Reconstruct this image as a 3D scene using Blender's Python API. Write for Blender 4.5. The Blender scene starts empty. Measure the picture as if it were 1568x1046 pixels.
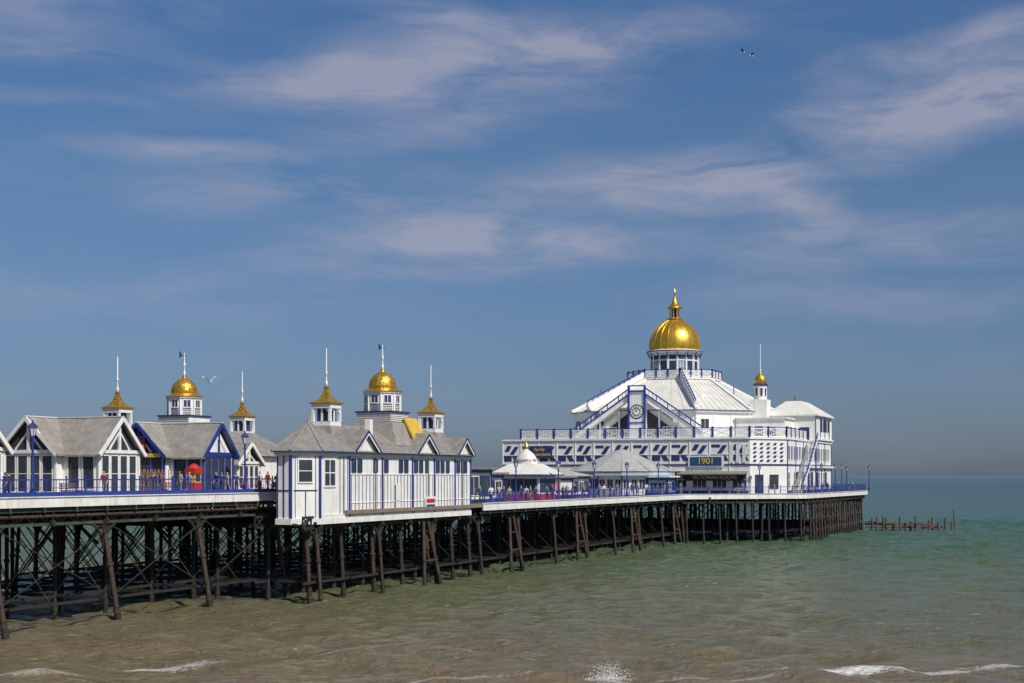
import bpy, bmesh, math, random
import numpy as np
from mathutils import Vector
random.seed(4)
S=bpy.context.scene
CA,SA=.3877,.9218           # pier axis direction in plan
def W(u,v,z): return (CA*u+SA*v, SA*u-CA*v, z)
def u_at_px(b,v):                # image pixel column b: where its view ray crosses line v of the pier
    k=(b-784)/2178.0
    return -v*(SA+CA*k)/(CA-SA*k)
ZL=8.35; ZS=7.0             # deck levels: landward / seaward
AX=-70.65                   # pier centre line
# ------------------------------------------------------------ materials
def newmat(name):
    m=bpy.data.materials.new(name); m.use_nodes=True
    n=m.node_tree; b=n.nodes['Principled BSDF']; return m,n,b
def paint(name,col,rough=.5,var=.15,scale=1.2,metal=0,bump=0,bscale=12,streak=0.0,streakcol=None):
    m,n,b=newmat(name); N=n.nodes; L=n.links
    tc=N.new('ShaderNodeTexCoord')
    ns=N.new('ShaderNodeTexNoise'); ns.inputs['Scale'].default_value=scale; ns.inputs['Detail'].default_value=5; ns.inputs['Roughness'].default_value=.65
    L.new(tc.outputs['Object'],ns.inputs['Vector'])
    mr=N.new('ShaderNodeMapRange'); mr.inputs[1].default_value=.3; mr.inputs[2].default_value=.7; mr.inputs[3].default_value=1-var; mr.inputs[4].default_value=1+var*.5
    L.new(ns.outputs['Fac'],mr.inputs[0])
    mx=N.new('ShaderNodeVectorMath'); mx.operation='SCALE'; mx.inputs[0].default_value=col
    L.new(mr.outputs[0],mx.inputs['Scale'])
    out=mx.outputs[0]
    if streak>0:
        mp=N.new('ShaderNodeMapping'); mp.inputs['Scale'].default_value=(2.2,2.2,.22); L.new(tc.outputs['Object'],mp.inputs[0])
        n2=N.new('ShaderNodeTexNoise'); n2.inputs['Scale'].default_value=1.6; n2.inputs['Detail'].default_value=5; L.new(mp.outputs[0],n2.inputs['Vector'])
        r2=N.new('ShaderNodeMapRange'); r2.inputs[1].default_value=.5; r2.inputs[2].default_value=.72; r2.inputs[3].default_value=0; r2.inputs[4].default_value=streak
        L.new(n2.outputs['Fac'],r2.inputs[0])
        mm=N.new('ShaderNodeMix'); mm.data_type='RGBA'; L.new(r2.outputs[0],mm.inputs[0]); L.new(out,mm.inputs[6])
        sc=streakcol or (.25,.2,.14); mm.inputs[7].default_value=(*sc,1); out=mm.outputs[2]
    L.new(out,b.inputs['Base Color'])
    b.inputs['Roughness'].default_value=rough; b.inputs['Metallic'].default_value=metal
    if bump>0:
        n3=N.new('ShaderNodeTexNoise'); n3.inputs['Scale'].default_value=bscale; n3.inputs['Detail'].default_value=3; L.new(tc.outputs['Object'],n3.inputs['Vector'])
        bp=N.new('ShaderNodeBump'); bp.inputs['Strength'].default_value=bump; bp.inputs['Distance'].default_value=.05
        L.new(n3.outputs['Fac'],bp.inputs['Height']); L.new(bp.outputs[0],b.inputs['Normal'])
    return m
WHITE=paint('white_paint',(.77,.765,.74),.55,.12,.8,streak=.34,streakcol=(.4,.36,.29))
WHITE2=paint('white_fascia',(.76,.75,.71),.5,.16,.9,streak=.4,streakcol=(.36,.29,.2))
CREAM=paint('roof_white',(.64,.63,.585),.6,.16,.5,streak=.34,streakcol=(.34,.32,.27))
BLUE=paint('blue_paint',(.018,.045,.25),.4,.25,2)
NAVY=paint('navy_trim',(.02,.035,.14),.5,.2,2)
ROOF=paint('grey_shingle',(.225,.21,.195),.85,.35,1.6,bump=.5,bscale=9,streak=.45,streakcol=(.12,.11,.1))
ROOFD=paint('pale_slate',(.27,.25,.225),.8,.35,1.3,bump=.4,bscale=8,streak=.45,streakcol=(.16,.14,.115))
GLASS=paint('window_glass',(.045,.055,.07),.12,.5,.8)
DARK=paint('dark_interior',(.03,.03,.035),.8,.3,2)
GOLD=paint('gilded_metal',(.85,.52,.07),.33,.25,1.5,metal=.85,bump=.12,bscale=3)
GOLDP=paint('gold_cloth',(.6,.38,.05),.6,.2,2)
DECKM=paint('deck_timber',(.22,.17,.12),.8,.3,1.5)
IRON=paint('old_ironwork',(.025,.022,.018),.75,.5,1.5,bump=.4,streak=.5,streakcol=(.05,.027,.016))
RUST=paint('rusty_pile',(.058,.034,.025),.8,.5,1.2,bump=.5,streak=.6,streakcol=(.024,.02,.016))
TIDE=paint('weedy_pile',(.02,.021,.013),.8,.5,2,bump=.6)
GREEN=paint('verdigris_beam',(.05,.07,.055),.75,.5,1.4,streak=.5,streakcol=(.085,.055,.03))
TIMBER=paint('weathered_timber',(.11,.065,.045),.85,.5,2,bump=.6)
REDP=paint('red_paint',(.5,.03,.02),.45,.15,2)
PINK=paint('pink_paint',(.6,.1,.25),.5,.15,2)
YEL=paint('yellow_paint',(.7,.5,.05),.5,.15,2)
TEAL=paint('dark_blue_board',(.012,.07,.16),.5,.15,2)
PALEB=paint('pale_blue_canvas',(.33,.45,.55),.7,.2,1.5)
BLACKB=paint('black_board',(.02,.02,.02),.5,.2,2)
BROWN=paint('varnished_wood',(.22,.11,.05),.6,.3,3)
LAMPG=paint('lantern_glass',(.6,.62,.6),.2,.1,3)
CLOTHC=paint('canopy_cloth',(.36,.36,.35),.8,.25,1.2,bump=.3,bscale=3,streak=.3,streakcol=(.24,.24,.24))
def scaled_gold():
    m,n,b=newmat('gold_fishscale'); N=n.nodes;L=n.links
    tc=N.new('ShaderNodeTexCoord'); vo=N.new('ShaderNodeTexVoronoi'); vo.inputs['Scale'].default_value=5.5
    L.new(tc.outputs['Object'],vo.inputs['Vector'])
    cr=N.new('ShaderNodeValToRGB'); cr.color_ramp.elements[0].color=(.9,.56,.1,1); cr.color_ramp.elements[1].color=(.4,.2,.02,1); cr.color_ramp.elements[1].position=.75
    L.new(vo.outputs['Distance'],cr.inputs[0]); L.new(cr.outputs[0],b.inputs['Base Color'])
    b.inputs['Metallic'].default_value=.7; b.inputs['Roughness'].default_value=.38
    bp=N.new('ShaderNodeBump'); bp.inputs['Strength'].default_value=.5; bp.inputs['Distance'].default_value=.06; bp.invert=True
    L.new(vo.outputs['Distance'],bp.inputs['Height']); L.new(bp.outputs[0],b.inputs['Normal']); return m
GOLDS=scaled_gold()
# ------------------------------------------------------------ mesh builder
class M:
    def __init__(s): s.v=[];s.f=[];s.m=[];s.mats=[];s.sm=[]
    def mi(s,mat):
        if mat not in s.mats: s.mats.append(mat)
        return s.mats.index(mat)
    def add(s,vs,fs,mat,smooth=False):
        o=len(s.v); s.v+=[tuple(p) for p in vs]; k=s.mi(mat)
        for f in fs: s.f.append([i+o for i in f]); s.m.append(k); s.sm.append(smooth)
    def hexa(s,c,mat): s.add(c,[(0,3,2,1),(4,5,6,7),(0,1,5,4),(1,2,6,5),(2,3,7,6),(3,0,4,7)],mat)
    def box(s,u0,u1,v0,v1,z0,z1,mat): s.hexa([(u0,v0,z0),(u1,v0,z0),(u1,v1,z0),(u0,v1,z0),(u0,v0,z1),(u1,v0,z1),(u1,v1,z1),(u0,v1,z1)],mat)
    def frustum(s,p0,z0,p1,z1,mat,smooth=False,caps=True):
        n=len(p0); vs=[(a,b,z0) for a,b in p0]+[(a,b,z1) for a,b in p1]
        fs=[(i,(i+1)%n,n+(i+1)%n,n+i) for i in range(n)]
        if caps: fs+=[tuple(range(n))[::-1],tuple(range(n,2*n))]
        s.add(vs,fs,mat,smooth)
    def prism(s,p,z0,z1,mat): s.frustum(p,z0,p,z1,mat)
    def tube(s,a,b,r0,r1=None,n=8,mat=None,smooth=True):
        if r1 is None:r1=r0
        a=Vector(a);b=Vector(b);d=(b-a).normalized(); x=d.cross(Vector((0,0,1)))
        if x.length<.01:x=Vector((1,0,0))
        x.normalize(); y=d.cross(x); vs=[]
        for c,r in((a,r0),(b,r1)):
            for i in range(n):
                t=2*math.pi*i/n+math.pi/n; vs.append(c+x*r*math.cos(t)+y*r*math.sin(t))
        fs=[(i,(i+1)%n,n+(i+1)%n,n+i) for i in range(n)]; s.add(vs,fs,mat,smooth)
        s.add(vs,[tuple(range(n)),tuple(range(n,2*n))],mat)
    def beam(s,a,b,w,h,mat):
        a=Vector(a);b=Vector(b);d=(b-a).normalized(); x=d.cross(Vector((0,0,1)))
        if x.length<.01:x=Vector((1,0,0))
        x.normalize(); y=x.cross(d).normalized(); x=x*w/2;y=y*h/2
        s.hexa([a-x-y,a+x-y,a+x+y,a-x+y,b-x-y,b+x-y,b+x+y,b-x+y],mat)
    def lathe(s,cu,cv,prof,n,mat,smooth=True,ph=0):
        vs=[]
        for r,z in prof:
            for i in range(n):
                t=2*math.pi*i/n+ph; vs.append((cu+r*math.cos(t),cv+r*math.sin(t),z))
        fs=[]
        for j in range(len(prof)-1):
            for i in range(n): fs.append((j*n+i,j*n+(i+1)%n,(j+1)*n+(i+1)%n,(j+1)*n+i))
        s.add(vs,fs,mat,smooth); s.add(vs[-n:],[tuple(range(n))],mat); s.add(vs[:n],[tuple(range(n))],mat)
def finish(name,parts,vmap=None,world=False,xf=None):
    P={}
    for k,m in parts.items():
        if not m.v: continue
        vs=m.v
        if vmap: vs=[(u,vmap(v),z) for u,v,z in vs]
        if not world: vs=[W(*p) for p in vs]
        if xf: vs=[xf(p) for p in vs]
        P[k]=(m,np.array(vs,dtype=float))
    allv=np.concatenate([x[1] for x in P.values()]); loc=(allv.min(0)+allv.max(0))/2; loc[2]=allv[:,2].min()
    objs=[]
    for k,(m,vs) in P.items():
        me=bpy.data.meshes.new(k); me.from_pydata([tuple(p) for p in vs-loc],[],m.f)
        for mt in m.mats: me.materials.append(mt)
        me.polygons.foreach_set('material_index',m.m); me.polygons.foreach_set('use_smooth',m.sm)
        bm=bmesh.new(); bm.from_mesh(me)
        bmesh.ops.recalc_face_normals(bm,faces=bm.faces); bm.to_mesh(me); bm.free()
        o=bpy.data.objects.new(k if len(P)>1 else name,me); S.collection.objects.link(o); objs.append(o)
    if len(objs)==1: objs[0].location=loc; return objs[0]
    e=bpy.data.objects.new(name,None); e.empty_display_size=.5; e.location=loc; S.collection.objects.link(e)
    for o in objs: o.parent=e
    return e
class Wall:
    def __init__(s,m,p0,p1,inside):
        s.m=m; s.p=Vector(p0); d=Vector(p1)-s.p; s.L=d.length; s.d=d/s.L; s.n=Vector((s.d.y,-s.d.x))
        if s.n.dot(Vector(inside)-s.p)>0: s.n=-s.n
    def P(s,t,o,z): q=s.p+s.d*t+s.n*o; return (q.x,q.y,z)
    def panel(s,a,b,z0,z1,t,mat,off=0): s.para(a,b,z0,z1,0,t,mat,off)
    def para(s,a,b,z0,z1,sh,t,mat,off=0):
        o=off; e=off+t; s.m.hexa([s.P(a,o,z0),s.P(b,o,z0),s.P(b,e,z0),s.P(a,e,z0),s.P(a+sh,o,z1),s.P(b+sh,o,z1),s.P(b+sh,e,z1),s.P(a+sh,e,z1)],mat)
    def window(s,a,b,z0,z1,F,G=None,fr=.1,mv=1,mh=0,t=.06):
        s.panel(a,b,z0,z1,.025,G or GLASS)
        s.panel(a-fr,a,z0-fr,z1+fr,t,F); s.panel(b,b+fr,z0-fr,z1+fr,t,F)
        s.panel(a,b,z1,z1+fr,t,F); s.panel(a,b,z0-fr,z0,t+.03,F)
        for i in range(mv):
            c=a+(b-a)*(i+1)/(mv+1); s.panel(c-fr*.3,c+fr*.3,z0,z1,t-.01,F)
        for i in range(mh):
            c=z0+(z1-z0)*(i+1)/(mh+1); s.panel(a,b,c-fr*.3,c+fr*.3,t-.015,F)
    def tri(s,a,b,z0,z1,t,mat,off=0):
        c=(a+b)/2; vs=[s.P(a,off,z0),s.P(b,off,z0),s.P(c,off,z1),s.P(a,off+t,z0),s.P(b,off+t,z0),s.P(c,off+t,z1)]
        s.m.add(vs,[(0,1,2),(3,5,4),(0,3,4,1),(1,4,5,2),(2,5,3,0)],mat)
    def bar(s,a,za,b,zb,w,t,mat,off=0):
        d=Vector((b-a,zb-za)).normalized(); q=Vector((-d.y,d.x))*w/2
        c=[(a-q.x,za-q.y),(b-q.x,zb-q.y),(b+q.x,zb+q.y),(a+q.x,za+q.y)]
        s.m.hexa([s.P(x,off,z) for x,z in c]+[s.P(x,off+t,z) for x,z in c],mat)
def gable_roof(m,axis,a0,a1,b0,b1,ze,zr,th,mat):
    bm_=(b0+b1)/2
    for be in(b0,b1):
        c=[]
        for dz in(0,th):
            for a,b,z in((a0,be,ze),(a1,be,ze),(a1,bm_,zr),(a0,bm_,zr)):
                c.append((a,b,z+dz) if axis=='u' else (b,a,z+dz))
        m.hexa(c,mat)
# ------------------------------------------------------------ railings, lamps
def railing(name,pts,h=1.15,style='iron'):
    R=M();B=M()
    for (p,q) in zip(pts[:-1],pts[1:]):
        p=Vector(p);q=Vector(q);L=(q-p).length;d=(q-p)/L
        n=max(1,round(L/1.9))
        for i in range(n+1):
            c=p+d*(L*i/n)
            R.tube(c,c+Vector((0,0,h+.1)),.06,.05,6,BLUE); R.lathe(c.x,c.y,[(.02,c.z+h+.1),(.085,c.z+h+.17),(.02,c.z+h+.26)],6,BLUE)
        for z,w in((h,.075),(h*.55,.035),(.14,.05)): R.beam(p+Vector((0,0,z)),q+Vector((0,0,z)),w,w,BLUE)
        if style=='kick': R.beam(p+Vector((0,0,.22)),q+Vector((0,0,.22)),.04,.3,BLUE)
        k=int(L/.3)
        for i in range(k):
            c=p+d*(L*(i+.5)/k); B.beam(c+Vector((0,0,.16)),c+Vector((0,0,h)),.02,.02,BLUE)
    return finish(name,{'posts_and_rails':R,'balusters':B})
def terrace_rail(m,pts,h=1.5,sp=2.4):
    for (p,q) in zip(pts[:-1],pts[1:]):
        p=Vector(p);q=Vector(q);L=(q-p).length;d=(q-p)/L;n=max(1,round(L/sp)); Z=lambda z:Vector((0,0,z))
        for i in range(n+1):
            c=p+d*(L*i/n); m.beam(c,c+Z(h+.15),.28,.28,BLUE)
        m.beam(p+Z(h),q+Z(h),.12,.1,BLUE); m.beam(p+Z(.12),q+Z(.12),.14,.16,WHITE)
        m.beam(p+Z(h-.2),q+Z(h-.2),.07,.14,WHITE)
        for i in range(n):
            a=p+d*(L*i/n);b=p+d*(L*(i+1)/n)
            m.beam(a+Z(.2),b+Z(h-.25),.04,.1,WHITE); m.beam(a+Z(h-.25),b+Z(.2),.05,.1,WHITE)
            kk=11
            for j in range(1,kk):
                c=a+(b-a)*j/kk; m.beam(c+Z(.18),c+Z(h-.25),.035,.1,WHITE)
def lamp(u,v,z,h=4.3):
    m=M(); g=M()
    m.lathe(u,v,[(.22,z),(.22,z+.4),(.14,z+.55),(.12,z+1.1),(.085,z+1.25),(.07,z+h-.95),(.11,z+h-.85),(.06,z+h-.75)],8,BLUE)
    m.beam((u-.35,v,z+h-1.15),(u+.35,v,z+h-1.15),.05,.05,BLUE)
    g.lathe(u,v,[(.13,z+h-.75),(.26,z+h-.2)],6,LAMPG,False)
    m.lathe(u,v,[(.34,z+h-.2),(.22,z+h-.05),(.07,z+h+.08),(.03,z+h+.25)],6,NAVY,False)
    for i in range(6):
        t=i*math.pi/3; m.beam((u+.13*math.cos(t),v+.13*math.sin(t),z+h-.75),(u+.27*math.cos(t),v+.27*math.sin(t),z+h-.2),.03,.03,NAVY)
    finish('street_lamp',{'post':m,'lantern':g})
# ------------------------------------------------------------ pier deck + substructure
deck=M();fas=M();piles=M();gird=M();br=M()
def deckpoly(p,z,th=.3): deck.prism(p,z-th,z,DECKM)
deckpoly([(15,-61.9),(99.7,-61.9),(99.7,-79.4),(15,-79.4)],ZL)
midp=[(99.72,-56.2),(197,-56.2),(210.6,-41.5),(259,-40.2),(262,-43),(262,-98.3),(259,-101),(210.6,-99.8),(197,-85.1),(99.72,-85.1)]
deckpoly(midp,ZS)
def fascia(p,q,z,h=.62):
    p=Vector((*p,z-h/2+.06));q=Vector((*q,z-h/2+.06)); fas.beam(p,q,.14,h,WHITE2)
    fas.beam(p+Vector((0,0,h/2+.03)),q+Vector((0,0,h/2+.03)),.3,.06,WHITE2)
    L=(q-p).length; n=int(L/3)
    for i in range(n):
        c=p+(q-p)*((i+.5)/n); fas.beam(c+Vector((0,0,-h/2)),c+Vector((0,0,-h/2-.35)),.12,.12,GREEN)
for a,b,z in(((15,-61.75),(99.8,-61.75),ZL),((99.85,-61.75),(99.85,-79.5),ZL),((15,-79.5),(99.8,-79.5),ZL),((15,-61.75),(15,-79.5),ZL)): fascia(a,b,z)
mf=[(126.1,-56.05),(197,-56.05),(210.6,-41.35),(259.1,-40.05),(262.15,-43),(262.15,-98.4),(259,-101.1),(210.6,-99.95),(197,-85.25),(99.7,-85.25)]
for a,b in zip(mf[:-1],mf[1:]): fascia(a,b,ZS,.68)
def pile(u,v,zt,ru=0,rv=0,r=.2,mat=IRON):
    b=Vector((u+ru,v+rv,-2.5)); t=Vector((u,v,zt)); k=(1.0-(-2.5))/(zt+2.5); c=b+(t-b)*k
    piles.tube(t,c,r,r,8,mat); piles.tube(c,b,r*1.2,r*1.3,8,TIDE)
    for f in(.35,.7):
        c2=b+(t-b)*f; piles.tube(c2-Vector((0,0,.12)),c2+Vector((0,0,.12)),r*1.45,r*1.45,8,mat)
    piles.tube(t-Vector((0,0,.4)),t,r*1.1,r*2,8,mat)
def truss(p,q,z0,z1,bay,mat,w=.14):
    p=Vector((*p,0));q=Vector((*q,0));L=(q-p).length;n=max(1,round(L/bay)); Z=lambda z:Vector((0,0,z))
    gird.beam(p+Z(z0),q+Z(z0),w,w*1.3,mat); gird.beam(p+Z(z1),q+Z(z1),w,w*1.3,mat)
    for i in range(n):
        a=p+(q-p)*i/n;b=p+(q-p)*(i+1)/n
        gird.beam(a+Z(z0),b+Z(z1),w*.5,w*.6,mat);gird.beam(a+Z(z1),b+Z(z0),w*.4,w*.6,mat);gird.beam(a+Z(z0),a+Z(z1),w*.5,w*.7,mat)
def arc(c,du,dv,R,zt,mat=IRON):
    prev=None
    for i in range(7):
        t=i/6*math.pi/2; p=Vector((c[0]+du*R*(1-math.cos(t)),c[1]+dv*R*(1-math.cos(t)),zt-R*.85*(1-math.sin(t))))
        if prev: gird.beam(prev,p,.14,.16,mat)
        prev=p
    gird.beam((c[0],c[1],zt-.5),(c[0]+du*R*.45,c[1]+dv*R*.45,zt-.5),.08,.08,mat)
def xrod(a,b,z0,z1,r=.03,mat=IRON):
    a=Vector((*a,0));b=Vector((*b,0));Z=lambda z:Vector((0,0,z))
    br.beam(a+Z(z0),b+Z(z1),r*2,r*2,mat);br.beam(a+Z(z1),b+Z(z0),r*2,r*2,mat)
vl=[-62.3,-66.4,-70.6,-74.9,-79.0]; zt=ZL-1.75
us=[24.4+5.3*i for i in range(15)]
for i,u in enumerate(us):
    big=(i%2==0)
    for j,v in enumerate(vl):
        if j==0 and not big: continue
        pile(u,v,zt,.5*(j==0),1.3 if j==0 else (-.6 if j==4 else 0),.18 if j==0 else .15,RUST if (j==0) else IRON)
    gird.beam((u,-61.9,zt+.15),(u,-79.4,zt+.15),.3,.35,IRON)
    truss((u,-62),(u,-79.3),zt+.3,ZL-.5,1.4,IRON)
    gird.beam((u,-62.2,1.6),(u,-79.2,1.6),.16,.2,IRON)
    for a,b in zip(vl[:-1],vl[1:]):
        xrod((u,a),(u,b),1.7,zt)
    if big:
        for d in(-1,1): arc((u,-62.3),d,0,2.4,zt+.3)
        if i+2<len(us): xrod((u,-61.5),(us[i+2],-61.8),1.8,zt-.2)
    for v in vl[1:]:
        if i+1<len(us) and i%2==0: xrod((u,v),(us[i+1],v),1.7,zt)
for v in vl:
    truss((15,v),(99.6,v),zt+.1,ZL-.45,1.32,IRON if v<-63 else GREEN,.16)
    gird.beam((15,v,1.55),(99.6,v,1.55),.14,.18,IRON)
gird.beam((15,-61.95,ZL-.75),(99.6,-61.95,ZL-.75),.1,.22,GREEN)
gird.tube((15,-62.0,ZL-1.15),(99.6,-62.0,ZL-1.15),.11,.11,6,RUST)
for i in range(52):
    u=16+i*1.6; gird.beam((u,-61.95,ZL-.62),(u,-64,ZL-.9),.12,.28,IRON)
vs_=[-56.9,-61.2,-66,-70.6,-75.3,-80,-84.4]; zt=ZS-1.35
u=96.0;k=0
while u<198:
    for j,v in enumerate(vs_):
        if j==0 and k%2==1: continue
        pile(u,v,zt,random.uniform(-.15,.15),.7 if j==0 else 0,.15,IRON if (j or k%4) else RUST)
    gird.beam((u,-56.4,zt+.15),(u,-85,zt+.15),.28,.32,IRON)
    gird.beam((u,-56.4,1.5),(u,-85,1.5),.14,.2,IRON)
    for a,b in zip(vs_[:-1],vs_[1:]): xrod((u,a),(u,b),1.6,zt)
    if k%2==0:
        for d in(-1,1): arc((u,-56.9),d,0,2.0,zt+.2)
    for v in vs_[1:]:
        if k%2: xrod((u,v),(u+5.1,v),1.6,zt)
    u+=5.1;k+=1
for uu in(114.8,134.6,154.3,174.6,193.5):
    for d in(-1,1):
        b=Vector((uu+d*2.1,-55.7,-2.5)); t=Vector((uu+d*.45,-56.7,zt)); c=b+(t-b)*.42
        piles.tube(t,c,.17,.17,8,RUST); piles.tube(c,b,.21,.24,8,TIDE)
    br.beam((uu-1.4,-56.2,2.2),(uu+1.4,-56.2,2.2),.14,.16,RUST); br.beam((uu-.9,-56.4,4),(uu+.9,-56.4,4),.1,.12,RUST)
for v in vs_:
    truss((94,v),(198,v),zt+.1,ZS-.45,1.27,IRON,.15); gird.beam((94,v,1.5),(198,v,1.5),.12,.18,IRON)
gird.tube((126,-56.3,ZS-.85),(197,-56.3,ZS-.85),.12,.12,6,GREEN)
for i in range(45):
    u=127+i*1.55; gird.beam((u,-56.15,ZS-.6),(u,-58,ZS-.85),.12,.26,IRON)
for vv,s in((-57.5,1),(-83.8,-1)):
    for uu in(95.5,100.8,106,111.2,116.4,121.6,125.5):
        pile(uu,vv,zt,.0,s*.5,.17,RUST if uu in(95.5,106,116.4) else IRON)
        gird.beam((uu,vv-s*2,zt-1.8),(uu,vv+s*.9,zt+.5),.16,.2,IRON); arc((uu,vv),1,0,1.9,zt+.4); arc((uu,vv),-1,0,1.9,zt+.4)
zt=ZS-1.25
for iu in range(12):
    u=201+iu*5.4
    lo=-56-(u-197)*-1.07 if u<210 else -41.3
    for jv in range(12):
        v=-98.5+jv*5.15
        if v>lo-.5: continue
        if u<210 and v<-141.3-lo: continue
        pile(u,v,zt,random.uniform(-.3,.3),random.uniform(-.3,.3),.16,random.choice([IRON,IRON,RUST]))
    gird.beam((u,lo-.6,zt+.1),(u,-141.3-lo+.6,zt+.1),.28,.35,IRON); gird.beam((u,lo-1.5,1.6),(u,-141.3-lo+1,1.6),.14,.2,IRON)
    for jv in range(10):
        v=-92+jv*5.15
        if v+5<lo: xrod((u,v),(u,v+5.15),1.7,zt)
for i in range(22):
    u=212+i*2.25; pile(u,-41.2,zt,random.uniform(-.3,.3),.35,.16,RUST if i%3 else IRON)
    if i%2==0: xrod((u,-41.2),(u+4.5,-41.2),1.5,zt,.05,RUST)
for i in range(8):
    f=i/7; pile(198+12*f,-56.2+14.0*f,zt,0,.3,.15,IRON)
for i in range(12): pile(261.4,-44-i*4.7,zt,.4,0,.16,RUST)
truss((210.6,-41.7),(259,-40.5),zt+.1,ZS-.5,1.3,IRON,.16); truss((197,-56.4),(210.5,-41.9),zt+.1,ZS-.5,1.3,IRON,.16)
for z in(1.6,3.2): gird.beam((210.6,-41.3,z),(259,-40.9,z),.14,.2,RUST)
for v in(-47,-53,-59,-65,-71,-77,-83,-89,-95): truss((199 if v<-52 and v>-89 else 208,v),(261,v),zt+.1,ZS-.45,1.35,IRON,.14)
finish('pier',{'deck':deck,'fascia':fas,'piles':piles,'girders':gird,'bracing':br})
railing('pier_railing',[(15,-61.95,ZL+.02),(99.6,-61.95,ZL+.02)],1.15,'kick')
railing('pier_railing',[(126.3,-56.25,ZS+.02),(196.9,-56.25,ZS+.02),(210.5,-41.7,ZS+.02),(258.9,-40.4,ZS+.02),(261.8,-43.1,ZS+.02),(261.8,-98,ZS+.02)],1.1)
railing('pier_railing',[(15,-79.3,ZL+.02),(99.6,-79.3,ZL+.02)],1.15)
# ------------------------------------------------------------ chalets on the landward deck
def chalet(u0,v1,Wd=4.4,L=8.0,trim=WHITE,h=3.15,rise=2.3,sign=False,roof=ROOFD):
    w=M();r=M();x=M(); u1=u0+Wd; v0=v1-L; zb=ZL+.02; ze=zb+h; zr=ze+rise; um=(u0+u1)/2
    w.box(u0,u1,v0,v1,zb,ze,WHITE)
    wv0,wv1=v0,v0+5.0
    w.box(u0-.7,u0-.004,wv0+.1,wv1-.1,zb,ze,WHITE)
    c=(um,(v0+v1)/2)
    A=Wall(x,(u0,v1),(u1,v1),c); Bw=Wall(x,(u0-.7,wv0+.1),(u0-.7,wv1-.1),c); Cw=Wall(x,(u0,wv1),(u0,v1),c)
    for wl,n in((A,4),(Bw,4)):
        for i in range(n):
            a=.2+i*(wl.L-.4)/n; wl.window(a+.14,a+(wl.L-.4)/n-.14,zb+.3,ze-.35,trim,fr=.09,mv=0,mh=1)
    for i in range(2):
        a=.2+i*(Cw.L-.4)/2; Cw.window(a+.2,a+(Cw.L-.4)/2-.2,zb+.5,ze-.4,trim,fr=.12,mv=0,mh=0)
    A.tri(0,A.L,ze,zr-.05,.12,GLASS,-.12)
    Bw.tri(0,Bw.L,ze,zr-.05,.12,DARK if not sign else NAVY,-.12)
    for wl,Lw in((A,A.L),(Bw,Bw.L)):
        t=trim
        wl.bar(-.35,ze-.32,Lw/2,zr+.02,.26,.12,t,.34); wl.bar(Lw+.35,ze-.32,Lw/2,zr+.02,.26,.12,t,.345)
        wl.panel(-.05,Lw+.05,ze-.16,ze+.08,.16,t); wl.panel(Lw/2-.1,Lw/2+.1,ze+.08,zr-.3,.14,t)
        wl.bar(Lw*.25,ze+.1,Lw/2,zr-.9,.12,.1,WHITE); wl.bar(Lw*.75,ze+.1,Lw/2,zr-.9,.12,.11,WHITE)
        for sx in(.0,Lw): wl.panel(sx-.09,sx+.09,zb,ze-.16,.1,t)
    if sign: A.tri(.4,A.L-.4,ze+.1,zr-.45,.03,WHITE,.01)
    sl=rise/(Wd/2); o=.4
    gable_roof(r,'v',v0-.3,v1+.45,u0-o,u1+o,ze-o*sl,zr,.14,roof)
    sl2=rise/2.5
    gable_roof(r,'u',u0-1.15,um,wv0-o,wv1+o,ze-o*sl2,zr+.012,.14,roof)
    r.beam((um,v0-.3,zr+.16),(um,v1+.45,zr+.16),.18,.08,CREAM); r.beam((u0-1.15,(wv0+wv1)/2,zr+.17),(um,(wv0+wv1)/2,zr+.17),.18,.08,CREAM)
    for q in range(1,6):
        f=q/6; vv=wv1+(v1-wv1)*f; r.beam((u0-o+.02,vv,ze-o*sl+.15),(um,vv,zr+.15),.05,.03,roof)
    if sign:
        Bw.panel(1.9,3.1,ze+.1,ze+1.35,.1,REDP,.15); Bw.panel(2.0,3.0,ze+.25,ze+.65,.03,YEL,.26); Bw.panel(2.2,2.8,ze+.8,ze+1.2,.03,TEAL,.26)
        Bw.panel(.2,4.6,ze-.3,ze,.1,YEL,.18)
    finish('seaside_chalet',{'walls':w,'roof':r,'joinery':x})
chalet(66.6,-65); chalet(80.2,-65); chalet(92.6,-65,4.0,8,BLUE,sign=True); chalet(52.5,-65)
chalet(105.5,-70.5,3.6,8,WHITE,h=2.6,rise=1.6)
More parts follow.
